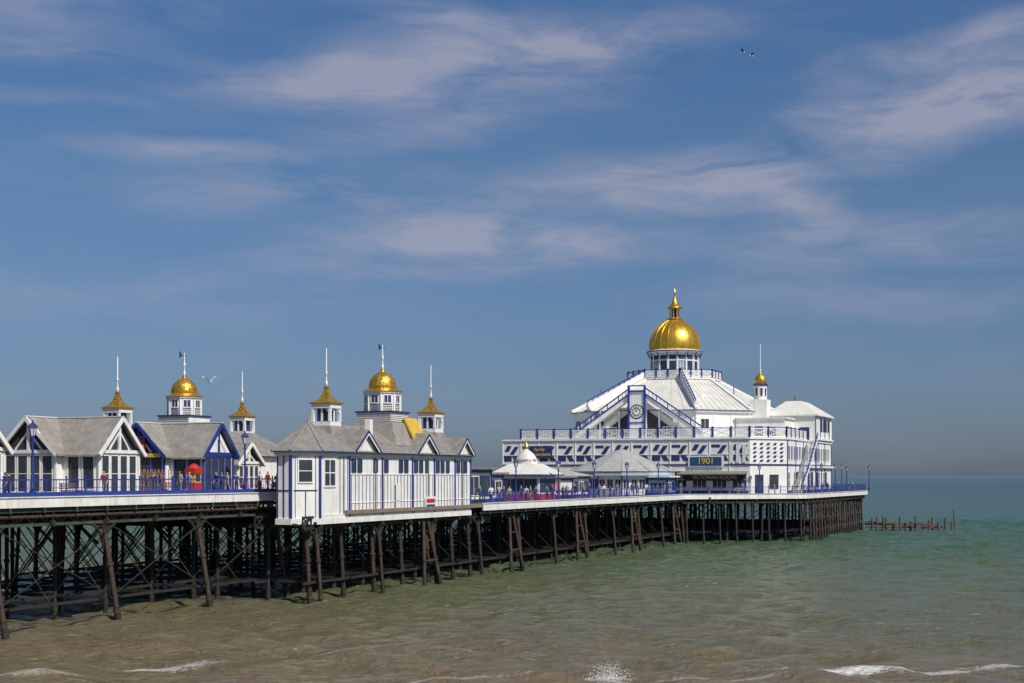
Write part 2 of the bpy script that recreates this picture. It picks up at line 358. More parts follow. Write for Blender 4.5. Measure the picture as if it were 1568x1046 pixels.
# ------------------------------------------------------------ twin domed pavilions
def sm_tower(m,u,v):
    K=.84
    sq=lambda r:[(u-r*K,v-r*K),(u+r*K,v-r*K),(u+r*K,v+r*K),(u-r*K,v+r*K)]
    m.frustum(sq(1.7),12.4,sq(1.12),13.9,ROOFD); m.prism(sq(1.06),13.9,14.25,WHITE); m.prism(sq(.66),14.25,15.6,NAVY)
    for a in(-1,1):
        for b in(-1,1):
            e=lambda k:[(u+a*.8-k,v+b*.8-k),(u+a*.8+k,v+b*.8-k),(u+a*.8+k,v+b*.8+k),(u+a*.8-k,v+b*.8+k)]
            m.frustum(e(.12),14.25,e(.09),15.35,WHITE)
    q=1.05*K
    for wl in(Wall(m,(u-q,v+.8),(u+q,v+.8),(u,v)),Wall(m,(u-.8,v-q),(u-.8,v+q),(u,v))):
        L=wl.L; wl.bar(.15,15.0,.45,15.38,.13,.05,WHITE,-.02); wl.bar(L-.15,15.0,L-.45,15.38,.13,.05,WHITE,-.02); wl.panel(L/2-.09,L/2+.09,14.3,15.4,.05,WHITE,-.1)
    m.prism(sq(1.08),15.35,15.72,WHITE); m.prism(sq(1.22),15.72,15.8,GOLD)
    prof=[(1.5,15.8),(1.05,15.95),(.7,16.15),(.42,16.45),(.27,16.8),(.2,17.05),(.26,17.12),(.1,17.25)]
    m.lathe(u,v,prof,4,GOLDS,False,math.pi/4)
    m.lathe(u,v,[(.05,17.2),(.14,17.4),(.14,17.5),(.06,17.65),(.06,18.2),(.14,18.3),(.05,18.45),(.045,20.3),(.01,20.4)],8,WHITE)
def big_tower(m,u,v,z0=13.2):
    sq=lambda r:[(u-r,v-r),(u+r,v-r),(u+r,v+r),(u-r,v+r)]
    m.frustum(sq(2.9),z0-.8,sq(1.9),14.5,ROOFD); m.prism(sq(1.7),14.5,15.35,WHITE); m.prism(sq(1.82),15.35,15.5,NAVY)
    for q in range(5): 
        for wl in(Wall(m,(u-1.7,v+1.7),(u+1.7,v+1.7),(u,v)),Wall(m,(u-1.7,v-1.7),(u-1.7,v+1.7),(u,v))): wl.panel(0,3.4,14.55+q*.16,14.6+q*.16,.03,ROOFD)
    oc=lambda r:[(u+r*math.cos(math.pi/8+i*math.pi/4),v+r*math.sin(math.pi/8+i*math.pi/4)) for i in range(8)]
    m.prism(oc(1.6),15.5,17.15,WHITE)
    p=oc(1.6)
    for i in range(8):
        wl=Wall(m,p[i],p[(i+1)%8],(u,v))
        wl.window(.3,wl.L-.3,16.25,16.9,WHITE,NAVY,fr=.08,mv=1)
        for q in range(4): wl.panel(.2,wl.L-.2,15.6+q*.15,15.65+q*.15,.04,ROOF)
        wl.panel(-.06,.06,15.5,17.1,.07,WHITE)
    m.prism(oc(1.76),17.12,17.28,WHITE); m.frustum(oc(1.88),17.28,oc(1.3),17.55,GOLD)
    pr=[(1.22,17.5),(1.25,17.75),(1.22,18.0),(1.1,18.35),(.88,18.65),(.58,18.9),(.3,19.02),(.16,19.12),(.2,19.2),(.08,19.35)]
    m.lathe(u,v,pr,20,GOLDS)
    m.lathe(u,v,[(.06,19.3),(.14,19.45),(.14,19.55),(.06,19.7),(.06,20.2),(.15,20.35),(.05,20.5),(.04,21.5)],8,WHITE)
    m.beam((u-.5,v,21.2),(u+.5,v,21.2),.03,.05,NAVY); m.add([(u-.75,v,21.6),(u-.3,v,21.2),(u-.75,v,20.9),(u-.75,v+.03,21.6),(u-.3,v+.03,21.2),(u-.75,v+.03,20.9)],[(0,1,2),(3,5,4),(0,3,4,1),(1,4,5,2),(2,5,3,0)],NAVY)
def pavilion(vmap):
    w=M();r=M();x=M();t=M()
    poly=[(94.3,-59.4),(94.3,-58.1),(95.9,-56.5),(124,-56.5),(126,-58.5),(126,-64.5),(104,-64.5),(99.9,-61.55)]
    cen=(110,-61)
    def off(d): 
        return [(94.3-d,-59.4-d*.5),(94.3-d,-58.1+d*.4),(95.9-d*.4,-56.5+d),(124+d*.4,-56.5+d),(126+d,-58.5+d*.4),(126+d,-64.5-d),(104-d*.5,-64.5-d),(99.9-d*.5,-61.55-d*.5)]
    w.prism(off(.12),6.0,6.45,WHITE2); w.prism(poly,6.45,11.5,WHITE); w.prism(off(.2),11.35,11.6,WHITE); w.prism(off(.45),11.6,11.68,NAVY)
    wl=Wall(x,(95.9,-56.5),(124,-56.5),cen)
    cs=(0,4.6,10.2,15.8,20.2,24.6,28.1)
    for c in cs: wl.panel(c-.08,c+.08,6.45,11.35,.1,BLUE)
    s=.62
    while s<27.9:
        if min(abs(s-c) for c in cs)>.25:
            if not(.4<s<2.7): wl.panel(s-.03,s+.03,6.5,9.85 if 4.6<s else 11.3,.035,NAVY if int(s*10)%3 else ROOF)
        s+=.62
    wl.window(.7,2.3,9.0,11.0,WHITE,GLASS,fr=.14,mv=1,mh=1)
    for a0 in(4.9,7.6,10.5,13.2,16.1,18.3,20.5,22.6,24.9,26.5):   # clerestory lights
        for k in range(2):
            if (int(a0)+k)%4!=3: wl.window(a0+k*1.0+.1,a0+k*1.0+.75,10.1,11.1,NAVY if k else BLUE,GLASS,fr=.06,mv=0,mh=1)
    for z in(7.55,9.85): wl.panel(4.7,28,z,z+.07,.05,WHITE)
    wl.panel(12.6,13.6,6.8,9.0,.05,WHITE2); wl.panel(12.55,12.6,6.8,9.0,.07,NAVY); wl.panel(13.6,13.65,6.8,9.0,.07,NAVY)
    wl.panel(0,28.1,6.45,6.75,.07,WHITE2)
    w2=Wall(x,(94.3,-58.1),(95.9,-56.5),cen); w3=Wall(x,(94.3,-59.4),(94.3,-58.1),cen); w5=Wall(x,(94.3,-59.4),(99.9,-61.55),(100,-58))
    for k in(0,w2.L): w2.panel(k-.07,k+.07,6.45,11.35,.1,BLUE)
    w2.window(.6,1.65,9.3,11.0,WHITE,GLASS,fr=.1,mv=0,mh=1); w2.panel(.2,2.06,8.6,8.68,.05,NAVY); w2.panel(1.1,1.16,6.5,8.6,.05,NAVY)
    w2.panel(.3,.34,6.5,11.3,.04,NAVY); w2.panel(1.9,1.94,6.5,11.3,.04,NAVY)
    for k in(.1,.65,1.2): w3.panel(k-.04,k+.04,6.5,11.3,.05,NAVY)
    for k in(1.3,2.6,4): w5.panel(k-.04,k+.04,6.5,11.3,.05,NAVY)
    w3.panel(0,1.3,8.6,8.68,.05,NAVY)
    wl.panel(18.2,20.2,6.65,7.9,.06,WHITE,.1); wl.panel(18.35,20.05,7.35,7.7,.02,REDP,.165); wl.panel(18.35,20.05,6.85,7.2,.02,TEAL,.165)
    for a in(3.6,8.9,18.9,26.2): wl.panel(a,a+.09,6.6,11.3,.1,ROOF)    # downpipes
    r.frustum([(103.5,-65),(100,-61.4),(100,-56.0),(124.4,-56.0),(126.5,-58.3),(126.5,-65)],11.68,[(105.2,-61.3),(103.6,-60.8),(103.6,-60.0),(121.6,-60.0),(122.6,-60.6),(122.6,-61.3)],14.1,ROOF)
    cu,cv=98.7,-59.2
    oc=[(94.0,-59.7),(94.0,-58.0),(95.8,-56.15),(101.6,-56.15),(103.4,-58),(103.4,-61.9),(99.8,-61.9)]
    r.frustum(oc,11.7,[(cu-.08,cv-.08),(cu-.08,cv),(cu-.05,cv+.08),(cu+.05,cv+.08),(cu+.08,cv),(cu+.08,cv-.08),(cu,cv-.08)],14.0,ROOF)
    for p in oc: r.beam((*p,11.75),(cu,cv,14.05),.16,.1,ROOFD)
    r.lathe(cu,cv,[(.25,13.95),(.18,14.15),(.06,14.35),(.05,14.7)],8,ROOFD)
    for du,hw,zp in((102.7,2.0,13.35),(113.9,2.0,13.35),(122.0,1.7,13.2)):
        gable_roof(r,'v',-60.5,-55.9,du-hw-.2,du+hw+.2,11.62,zp+.1,.12,ROOF)
        ww=Wall(x,(du-hw,-56.35),(du+hw,-56.35),cen); ww.tri(0,2*hw,11.7,zp,.12,WHITE)
        ww.bar(-.15,11.7,hw,zp+.05,.16,.1,NAVY,.4) ; ww.bar(2*hw+.15,11.7,hw,zp+.05,.16,.1,NAVY,.405)
        ww.bar(.1,11.72,hw,zp-.15,.14,.06,WHITE,.42); ww.bar(2*hw-.1,11.72,hw,zp-.15,.14,.06,WHITE,.425)
    r.box(107.5,108.0,-58.9,-58.4,12.3,14.6,WHITE)
    sm_tower(t,102.9,-60); sm_tower(t,122.6,-60); big_tower(t,112.8,-60)
    if not vmap:
        r.hexa([(113.2,-57.2,13.0),(115.6,-57.2,13.0),(115.6,-56.9,12.8),(113.2,-56.9,12.8),(113.2,-58.2,14.9),(115.6,-58.2,14.9),(115.6,-58.0,14.95),(113.2,-58.0,14.95)],GOLDP)
    finish('domed_pavilion',{'walls':w,'roof':r,'joinery':x,'cupolas':t},vmap=vmap)
pavilion(None); pavilion(lambda v:2*AX-v)
# ------------------------------------------------------------ low shops on the seaward deck
def shop(name,u0,u1,v0,v1,h,roof='flat',rh=1.2,trim=BLUE,signs=(),rm=ROOF,nwin=3,wm=WHITE):
    w=M();r=M();x=M(); z=ZS+.02
    w.box(u0,u1,v0,v1,z,z+h,wm); c=((u0+u1)/2,(v0+v1)/2)
    A=Wall(x,(u0,v1),(u1,v1),c);B=Wall(x,(u0,v0),(u0,v1),c)
    for wl in(A,B):
        n=min(max(1,int(wl.L/2.0)),9)
        for i in range(n):
            a=.2+i*(wl.L-.4)/n; wl.window(a+.15,a+(wl.L-.4)/n-.15,z+.8,z+h-.75,trim if i%2 else WHITE,GLASS,fr=.08,mv=1)
        wl.panel(0,wl.L,z+h-.35,z+h-.12,.08,trim); wl.panel(0,wl.L,z+.05,z+.4,.05,trim)
        for k in(0,wl.L): wl.panel(k-.08,k+.08,z,z+h,.12,trim)
    if roof=='flat':
        r.box(u0-.5,u1+.5,v0-.5,v1+.6,z+h+.002,z+h+.2,rm)
    else:
        o=.6; i_=min(u1-u0,v1-v0)/2-.3
        r.frustum([(u0-o,v0-o),(u1+o,v0-o),(u1+o,v1+o),(u0-o,v1+o)],z+h+.002,[(u0+i_,v0+i_),(u1-i_,v0+i_),(u1-i_,v1-i_),(u0+i_,v1-i_)],z+h+rh,rm)
    for (wl,a,b,z0,z1,mt) in signs: (A if wl=='A' else B).panel(a,b,z+z0,z+z1,.08,mt,.12)
    finish(name,{'walls':w,'roof':r,'joinery':x}); return z+h
shop('pier_shop',127.2,133,-66,-58.3,3.4,'flat',1.0,NAVY,rm=ROOF)
shop('pier_shop',134,140,-66,-60,2.9,'flat',trim=BLUE,rm=ROOF)
def onion_kiosk(u,v):
    w=M();r=M();x=M();z=ZS+.02
    sq=lambda q:[(u-q,v-q),(u+q,v-q),(u+q,v+q),(u-q,v+q)]
    w.prism(sq(2.6),z,z+2.9,WHITE)
    for a,b in(((u-2.6,v+2.6),(u+2.6,v+2.6)),((u-2.6,v-2.6),(u-2.6,v+2.6))):
        wl=Wall(x,a,b,(u,v))
        for i in range(3): wl.window(.3+i*1.6,1.65+i*1.6,z+1,z+2.3,BLUE,GLASS,fr=.08,mv=1)
        wl.panel(0,5.2,z+.05,z+.7,.06,REDP)
    r.frustum(sq(3.3),z+2.9,sq(1.5),z+4.1,CREAM); r.prism(sq(3.35),z+2.75,z+2.9,BLUE)
    r.prism(sq(1.0),z+4.1,z+4.6,WHITE); r.lathe(u,v,[(1.25,z+4.6),(1.1,z+4.9),(.8,z+5.3),(.4,z+5.6),(.15,z+5.8)],12,CREAM)
    r.lathe(u,v,[(.15,z+5.7),(.3,z+5.95),(.25,z+6.15),(.06,z+6.4),(.03,z+6.9)],10,GOLD)
    finish('onion_roof_kiosk',{'walls':w,'roof':r,'joinery':x})
onion_kiosk(u_at_px(806,-61.5),-61.5)
u_=u_at_px(835,-61)
shop('gift_shop',u_,u_+9,-67,-61,2.5,'flat',trim=NAVY,signs=(('A',.5,4,.9,1.9,PINK),('A',4.5,8.4,.9,1.9,WHITE),('A',1,4.6,2.0,2.35,YEL)))
shop('gift_shop',u_+10,u_+18,-69,-62,2.7,'hip',1.0,BLUE,rm=CLOTHC)
def round_kiosk(u,v,R):
    w=M();r=M();x=M();z=ZS+.02;n=12
    pg=lambda q:[(u+q*math.cos(2*math.pi*i/n+.2),v+q*math.sin(2*math.pi*i/n+.2)) for i in range(n)]
    w.prism(pg(R-.9),z,z+2.75,WHITE); p=pg(R-.9)
    for i in range(n):
        wl=Wall(x,p[i],p[(i+1)%n],(u,v))
        for k in range(3):
            s=wl.L/3; wl.window(k*s+.18,(k+1)*s-.18,z+1.0,z+2.2,BLUE if i%3==0 else WHITE,GLASS,fr=.08,mv=1)
        wl.panel(0,wl.L,z+.05,z+.75,.05,PALEB if i%2 else WHITE); wl.panel(-.08,.08,z,z+2.7,.1,BLUE)
    r.prism(pg(R),z+2.76,z+3.28,PALEB); r.frustum(pg(R+.15),z+3.35,pg(1.0),z+6.3,CLOTHC); r.frustum(pg(1.0),z+6.3,pg(.1),z+6.6,CLOTHC)
    q=pg(R+.16)
    for i in range(n): r.beam((*q[i],z+3.39),(u,v,z+6.62),.09,.07,ROOFD)
    w.prism(pg(R+.1),z+3.285,z+3.345,NAVY)
    finish('round_tea_kiosk',{'walls':w,'roof':r,'joinery':x})
round_kiosk(195.5,-65,7.6)
shop('ice_cream_kiosk',191,195,-59.7,-56.9,2.5,'flat',trim=BLUE,rm=WHITE,wm=PALEB)
# ------------------------------------------------------------ theatre
def theatre():
    w=M();r=M();x=M();t=M();c=M();bal=M();st=M(); z=ZS+.02; zt=15.2; VL=-88.6
    poly=[(207,VL),(207,-49),(212,-44.5),(248,-44.5),(248,-90.5),(213,-90.5)]
    w.prism(poly,z,zt,WHITE); cen=(230,AX)
    def offp(d): return [(207-d,VL-d*.4),(207-d,-49+d*.4),(212-d*.4,-44.5+d),(248+d,-44.5+d),(248+d,-90.5-d),(213-d*.4,-90.5-d)]
    w.prism(offp(.2),zt-.02,zt+.25,WHITE); w.prism(offp(.12),11.3,11.5,NAVY)
    F=Wall(x,(207,VL),(207,-49),cen); Cf=Wall(x,(207,-49),(212,-44.5),cen); Sd=Wall(x,(212,-44.5),(248,-44.5),cen)
    nb=13; bw=F.L/nb
    for i in range(nb):      # chevron strapwork
        a=i*bw
        F.para(a+.2,a+1.5,12.0,12.85,.0,.05,NAVY)
        F.para(a+1.15,a+1.85,13.05,14.3,.85,.06,NAVY)
        F.para(a+.3,a+1.0,13.55,14.45,.5,.05,NAVY) if i%2==0 else F.panel(a+.3,a+1.6,14.0,14.4,.05,NAVY)
        F.para(a+2.1,a+2.9,12.0,12.85,-.5,.05,NAVY)
        F.panel(a-.06,a+.06,z,zt-.1,.08,WHITE)
        F.window(a+.5,a+bw-.5,z+.9,z+3.4,WHITE,GLASS,fr=.1,mv=2,mh=1)
        F.panel(a+.2,a+bw-.2,z+.05,z+.5,.05,NAVY)
    F.panel(0,F.L,12.9,13.0,.07,WHITE)
    for k in range(5):
        for j in range(5): 
            a=.5+k*1.2; Cf.para(a,a+.5,11.8+j*.62,12.15+j*.62,.25,.05,NAVY)
    for k in range(3): F.panel(F.L-3.0+k*.95,F.L-2.5+k*.95,11.7,14.4,.09,WHITE)
    Cf.window(1,2.3,z+.2,z+2.8,NAVY,GLASS,fr=.1); Cf.window(3.6,5,z+.9,z+2.8,NAVY,GLASS,fr=.1)
    for k in range(19):
        a=k*2.0; Sd.panel(a-.07,a+.07,z,zt-.1,.1,BLUE if k%3==0 else WHITE)
        if k<17:
            if k%3!=1: Sd.window(a+.4,a+1.6,z+1.0,z+3.2,NAVY if k%2 else WHITE,GLASS,fr=.1,mv=1,mh=1)
            Sd.window(a+.4,a+1.6,12.2,14.2,WHITE,GLASS if k>6 else NAVY,fr=.1,mv=1)
    Sd.panel(16,36,z+4.0,z+4.3,.5,WHITE); Sd.panel(0,36,z+.05,z+.5,.06,NAVY)
    q=F.L-43.3
    F.panel(34.0+q,39.4+q,11.05,12.75,.14,WHITE,.1); F.panel(34.3+q,39.1+q,11.25,12.55,.05,TEAL,.25)
    F.panel(33.5+q,42.5+q,9.0,10.0,.12,BLACKB,.12)
    F.m.hexa([F.P(33+q,.1,10.3),F.P(43+q,.1,10.3),F.P(43+q,2.4,9.9),F.P(33+q,2.4,9.9),F.P(33+q,.1,10.45),F.P(43+q,.1,10.45),F.P(43+q,2.4,10.05),F.P(33+q,2.4,10.05)],ROOF)
    F.panel(4.2,8.4,12.5,14.4,.14,NAVY,.1)
    zz=zt+.25; d=-.15
    terrace_rail(bal,[(207.15,VL+3,zz),(*offp(d)[1],zz),(*offp(d)[2],zz),(227,-44.6,zz)],1.5,2.9)
    U0,V0=241.8,AX
    oc=[(222,-79),(222,-61.3),(229,-54.5),(255,-54.5),(258,-61),(258,-80),(255,-84.2),(227.5,-84.2)]
    w.prism(oc,zt,20.0,WHITE)
    ex=lambda k:[(U0+(a-U0)*k,V0+(b-V0)*k) for a,b in oc]
    w.prism(ex(1.02),20.0,20.3,WHITE); w.prism(ex(1.03),20.3,20.4,NAVY)
    R=7.2;q_=.4142
    rg=[(-R,-q_*R),(-R,q_*R),(-q_*R,R),(q_*R,R),(R,q_*R),(R,-q_*R),(q_*R,-R),(-q_*R,-R)]; rg=[(U0+a,V0+b) for a,b in rg]
    r.frustum(ex(1.025),20.4,rg,26.3,CREAM)
    e0=ex(1.025)
    for i in range(8):
        r.beam((*e0[i],20.6),(*rg[i],26.4),.45,.35,WHITE)
        for k in range(1,9):
            f=k/9; a=Vector((*e0[i],20.44)).lerp(Vector((*e0[(i+1)%8],20.44)),f); b=Vector((*rg[i],26.33)).lerp(Vector((*rg[(i+1)%8],26.33)),f); r.beam(a,b,.06,.06,CREAM)
    for i in range(8):
        wl=Wall(x,oc[i],oc[(i+1)%8],(U0,V0)); n=max(1,int(wl.L/2.6))
        for k in range(n+1): wl.panel(k*wl.L/n-.07,k*wl.L/n+.07,zt,20.0,.08,WHITE)
        if i in(0,1,2,7):
            for k in range(n):
                if k%2==0: wl.window(k*wl.L/n+.9,(k+1)*wl.L/n-.9,17.4,18.9,WHITE,GLASS,fr=.08)
    r.beam((232.0,-66.5,23.9),(235.0,-67.7,26.9),1.4,.5,WHITE)
    for sv in(-1,1):
        a=Vector((222.2,V0+sv*9.2,21.2)); b=Vector((U0-R,V0+sv*3.2,27.2))
        r.beam(a,b,.5,.9,WHITE); r.beam(a+Vector((0,0,.9)),b+Vector((0,0,.9)),.18,.16,BLUE)
        for k in range(12):
            p=a.lerp(b,k/11); r.beam(p+Vector((0,0,.4)),p+Vector((0,0,.95)),.12,.12,BLUE)
    for (a,b,zc,rr) in((229.5,-62.5,22.4,1.3),(231.5,-60.2,22.0,1.3),(229.5,-78.8,22.4,1.3)):
        r.lathe(a,b,[(rr,zc-.8),(rr,zc),(rr*.85,zc+.5),(rr*.5,zc+.9),(.1,zc+1.05)],16,CREAM)
    for a,b in((236,-58.6),(233,-81.2)): r.tube((a,b,22),(a,b,25.0),.12,.1,8,ROOF)
    e=[(U0+(a-U0)*1.05,V0+(b-V0)*1.05) for a,b in rg]
    t.prism(e,26.3,26.65,WHITE); t.prism(rg,26.2,26.3,NAVY)
    terrace_rail(bal,[(*p,26.65) for p in e+[e[0]]],1.25,2.2)
    t.lathe(U0,V0,[(4.15,26.65),(4.15,31.3)],16,WHITE,False)
    for i in range(16):
        a0=2*math.pi*i/16;a1=2*math.pi*(i+1)/16
        wl=Wall(t,(U0+4.15*math.cos(a0),V0+4.15*math.sin(a0)),(U0+4.15*math.cos(a1),V0+4.15*math.sin(a1)),(U0,V0))
        wl.window(.35,wl.L-.35,27.2,29.6,NAVY,GLASS if i%3 else PALEB,fr=.1,mv=1,mh=1); wl.panel(.2,wl.L-.2,30.0,30.7,.06,NAVY); wl.panel(-.1,.1,26.65,31.2,.16,WHITE)
        p=(U0+4.3*math.cos(a0),V0+4.3*math.sin(a0)); q2=(U0+4.85*math.cos(a0),V0+4.85*math.sin(a0)); t.beam((*p,30.3),(*q2,31.2),.12,.14,BLUE)
    t.lathe(U0,V0,[(4.3,31.2),(4.95,31.3),(4.95,31.55),(4.4,31.7)],32,WHITE,False); t.lathe(U0,V0,[(4.97,31.33),(5.0,31.4),(4.97,31.52)],32,NAVY,False)
    pr=[(4.3,31.7),(4.42,32.3),(4.4,33.0),(4.22,33.9),(3.85,34.8),(3.25,35.6),(2.5,36.3),(1.75,36.8),(1.25,37.05),(1.05,37.25)]
    t.lathe(U0,V0,pr,64,GOLD)
    for i in range(20):
        a=2*math.pi*i/20
        for (r0,z0),(r1,z1) in zip(pr[:-1],pr[1:]):
            t.beam((U0+(r0+.03)*math.cos(a),V0+(r0+.03)*math.sin(a),z0),(U0+(r1+.03)*math.cos(a),V0+(r1+.03)*math.sin(a),z1),.12,.12,GOLD)
    t.lathe(U0,V0,[(1.3,37.2),(1.35,37.35),(1.0,37.5)],16,GOLD,False)
    t.lathe(U0,V0,[(.55,37.4),(.55,39.3)],12,NAVY,False)
    for i in range(8):
        a=2*math.pi*i/8; t.tube((U0+.85*math.cos(a),V0+.85*math.sin(a),37.4),(U0+.85*math.cos(a),V0+.85*math.sin(a),39.2),.11,.11,6,GOLD)
    t.lathe(U0,V0,[(1.05,39.1),(1.4,39.25),(1.1,39.45),(.62,39.9),(.38,40.5),(.22,41.2),(.12,41.8),(.24,41.95),(.24,42.1),(.08,42.3),(.06,43.1),(.02,43.3)],16,GOLD)
    t.lathe(U0,V0,[(.02,42.9),(.16,43.0),(.16,43.15),(.02,43.25)],8,REDP)
    G=Wall(c,(221.7,-80.9),(221.7,-60.3),cen); L=G.L
    G.tri(.6,L-.6,15.5,22.6,.2,CREAM); G.tri(2.4,L-2.4,15.5,21.4,.1,DARK,.22)
    Zp=23.2
    for s,(a,b) in enumerate(((-.5,L/2-1.3),(L+.5,L/2+1.3))):
        G.bar(a,16.2,b,Zp-.6,.75,1.3,WHITE,.25)
        G.bar(a,17.55,b,Zp+.75,.2,.14,BLUE,1.4); 
        G.bar(a,16.65,b,Zp-.15,.2,.14,BLUE,1.58)
        for k in range(16):
            f=k/15; ss=a+(b-a)*f; zz2=16.2+(Zp-.6-16.2)*f; G.panel(ss-.07,ss+.07,zz2+.3,zz2+1.5 if k%3==0 else zz2+1.3,.12,BLUE if k%3==0 else WHITE,1.41)
    G.panel(L/2-1.3,L/2+1.3,15.5,Zp+.4,1.6,WHITE,.2)
    for k in(L/2-1.35,L/2+1.35): G.panel(k-.16,k+.16,15.5,Zp+1.2,.3,BLUE,1.7)
    G.panel(L/2-1.2,L/2+1.2,Zp+.1,Zp+.35,.2,BLUE,1.81); G.panel(L/2-1.2,L/2+1.2,Zp+1.0,Zp+1.2,.2,BLUE,1.81); G.panel(L/2-1.2,L/2+1.2,18.2,18.4,.12,BLUE,1.81)
    n=28
    def disc(R_,o,mat):
        vs=[G.P(L/2+R_*math.cos(2*math.pi*i/n),oo,20.1+R_*math.sin(2*math.pi*i/n)) for oo in(o,o+.05) for i in range(n)]
        c.add(vs,[tuple(range(n)),tuple(range(n,2*n))]+[(i,(i+1)%n,n+(i+1)%n,n+i) for i in range(n)],mat)
    disc(1.18,1.81,BLACKB); disc(1.0,1.87,WHITE); disc(.62,1.925,BLACKB); disc(.5,1.98,WHITE)
    for i in range(12):
        a=math.pi*i/6; G.bar(L/2+.7*math.cos(a),20.1+.7*math.sin(a),L/2+.95*math.cos(a),20.1+.95*math.sin(a),.1,.03,BLACKB,1.93)
    G.bar(L/2,20.1,L/2+.35,20.5,.1,.03,BLACKB,2.04); G.bar(L/2,20.1,L/2-.1,20.95,.08,.03,BLACKB,2.08)
    G.window(4.3,6.3,15.9,17.6,WHITE,GLASS,fr=.1,mv=2,t=.4); G.window(L-6.3,L-4.3,15.9,17.6,WHITE,GLASS,fr=.1,mv=2,t=.4)
    for k in(3.6,6.9,L-6.9,L-3.6): G.panel(k-.12,k+.12,15.5,16.2+(k if k<L/2 else L-k)*.6,.3,WHITE,.34)
    # right wing
    w.box(234,248,-52.5,-44.48,zt,19.6,WHITE); w.box(227,233.997,-56,-48,zt,18.9,WHITE)
    r.box(226.7,234.2,-56.2,-47.7,18.9,19.15,CREAM)
    Ws=Wall(x,(234,-44.48),(248,-44.48),(240,-50)); Wf=Wall(x,(234,-48),(234,-44.48),(240,-50))
    Wf.window(1.0,2.4,zt+.3,zt+2.4,NAVY,GLASS,fr=.1)
    for k in range(8): Ws.panel(k*2-.07,k*2+.07,zt+.3,19.4,.1,WHITE if k%2 else BLUE)
    for k in(2,3,4,5): Ws.window(k*2+.4,k*2+1.6,17.2,19.0,NAVY,DARK,fr=.1,mv=1)
    Ws.panel(0,14,15.6,15.9,.4,WHITE)
    W2=Wall(x,(227,-56),(227,-48),(240,-50)); W2.window(3.2,4.3,zt+.3,zt+2.4,NAVY,GLASS,fr=.1); W2.window(5.4,6.4,zt+1.0,zt+2.2,NAVY,GLASS,fr=.1)
    W3=Wall(x,(227,-48),(234,-48),(230,-52)); W3.window(1.2,2.4,zt+.3,zt+2.4,NAVY,GLASS,fr=.1); W3.window(4,5.6,zt+1,zt+2.4,WHITE,GLASS,fr=.1)
    rp=[(233.6,-52.9),(233.6,-44.0),(248.4,-44.0),(248.4,-52.9)]
    r.prism(rp,19.6,19.8,WHITE)
    r.frustum(rp,19.8,[(237,-50),(237,-47.6),(245,-47.6),(245,-50)],22.2,CREAM)
    r.beam((237,-48.8,22.25),(245,-48.8,22.25),2.3,.12,ROOFD); r.tube((240,-49,22),(240,-49,23.3),.2,.2,8,ROOF)
    u2=233.0;v2=-53.4
    t.prism([(u2-1.4,v2-1.4),(u2+1.4,v2-1.4),(u2+1.4,v2+1.4),(u2-1.4,v2+1.4)],18.8,22.3,WHITE)
    t.lathe(u2,v2,[(1.1,22.3),(1.05,24.6)],8,WHITE,False); t.lathe(u2,v2,[(1.2,24.6),(1.35,24.8),(1.0,25.0)],8,NAVY,False)
    for i in range(8):
        a0=2*math.pi*i/8;a1=2*math.pi*(i+1)/8
        wl=Wall(t,(u2+1.08*math.cos(a0),v2+1.08*math.sin(a0)),(u2+1.08*math.cos(a1),v2+1.08*math.sin(a1)),(u2,v2)); wl.window(.2,wl.L-.2,22.9,24.2,WHITE,NAVY,fr=.06,mv=0)
    t.lathe(u2,v2,[(.9,25.0),(1.0,25.4),(.9,25.9),(.55,26.4),(.2,26.7),(.08,27.1)],16,GOLDS)
    t.lathe(u2,v2,[(.07,27),(.15,27.2),(.06,27.4),(.05,31.5),(.01,31.6)],8,WHITE)
    for (a,za,b,zb) in((1.5,z+.1,8.5,11.2),(8.5,11.2,14.5,zt+.3)):
        n=int((zb-za)/.18)
        for k in range(n):
            f=k/n; s_=a+(b-a)*f; zk=za+(zb-za)*f; st.hexa([Sd.P(s_+i,j,zk+h) for h in(0,.07) for i,j in((0,.3),(.34,.3),(.34,1.7),(0,1.7))],WHITE)
        Sd.m=st; Sd.bar(a,za,b,zb,.32,.08,WHITE,1.72); Sd.bar(a,za+1.1,b,zb+1.1,.12,.08,BLUE,1.72)
        Sd.bar(a,za+.6,b,zb+.6,.05,.05,BLUE,1.73)
        for k in range(8):
            f=k/7; s_=a+(b-a)*f; Sd.panel(s_-.05,s_+.05,za+(zb-za)*f,za+(zb-za)*f+1.1,.07,BLUE,1.725)
        Sd.panel(b-.1,b+.1,z,zb,.2,BLUE,1.4)
    finish('pier_theatre',{'walls':w,'roof':r,'joinery':x,'lantern_and_domes':t,'clock_gable':c,'balustrade':bal,'outside_stair':st})
    return F,q
F,FQ=theatre()
th=bpy.data.objects['pier_theatre']
def text(name,s,size,pos,mat,ext=.02):
    cu=bpy.data.curves.new(name,'FONT'); cu.body=s; cu.size=size; cu.extrude=ext; cu.align_x='CENTER'; cu.align_y='CENTER'
    o=bpy.data.objects.new(name,cu); o.data.materials.append(mat); S.collection.objects.link(o)
    o.rotation_euler=(math.pi/2,0,math.atan2(-CA,SA)); o.parent=th; o.location=Vector(pos)-th.location
for nm,s,size,sv,zz,o,mt in(('sign_text_year','1901',1.3,36.7+FQ,11.9,.33,YEL),('sign_text_rooms','VICTORIAN ROOMS',.75,38+FQ,9.5,.27,WHITE),('sign_text_family','family\namusements',.75,6.3,13.45,.27,YEL)):
    text(nm,s,size,W(*F.P(sv,o,zz)),mt)
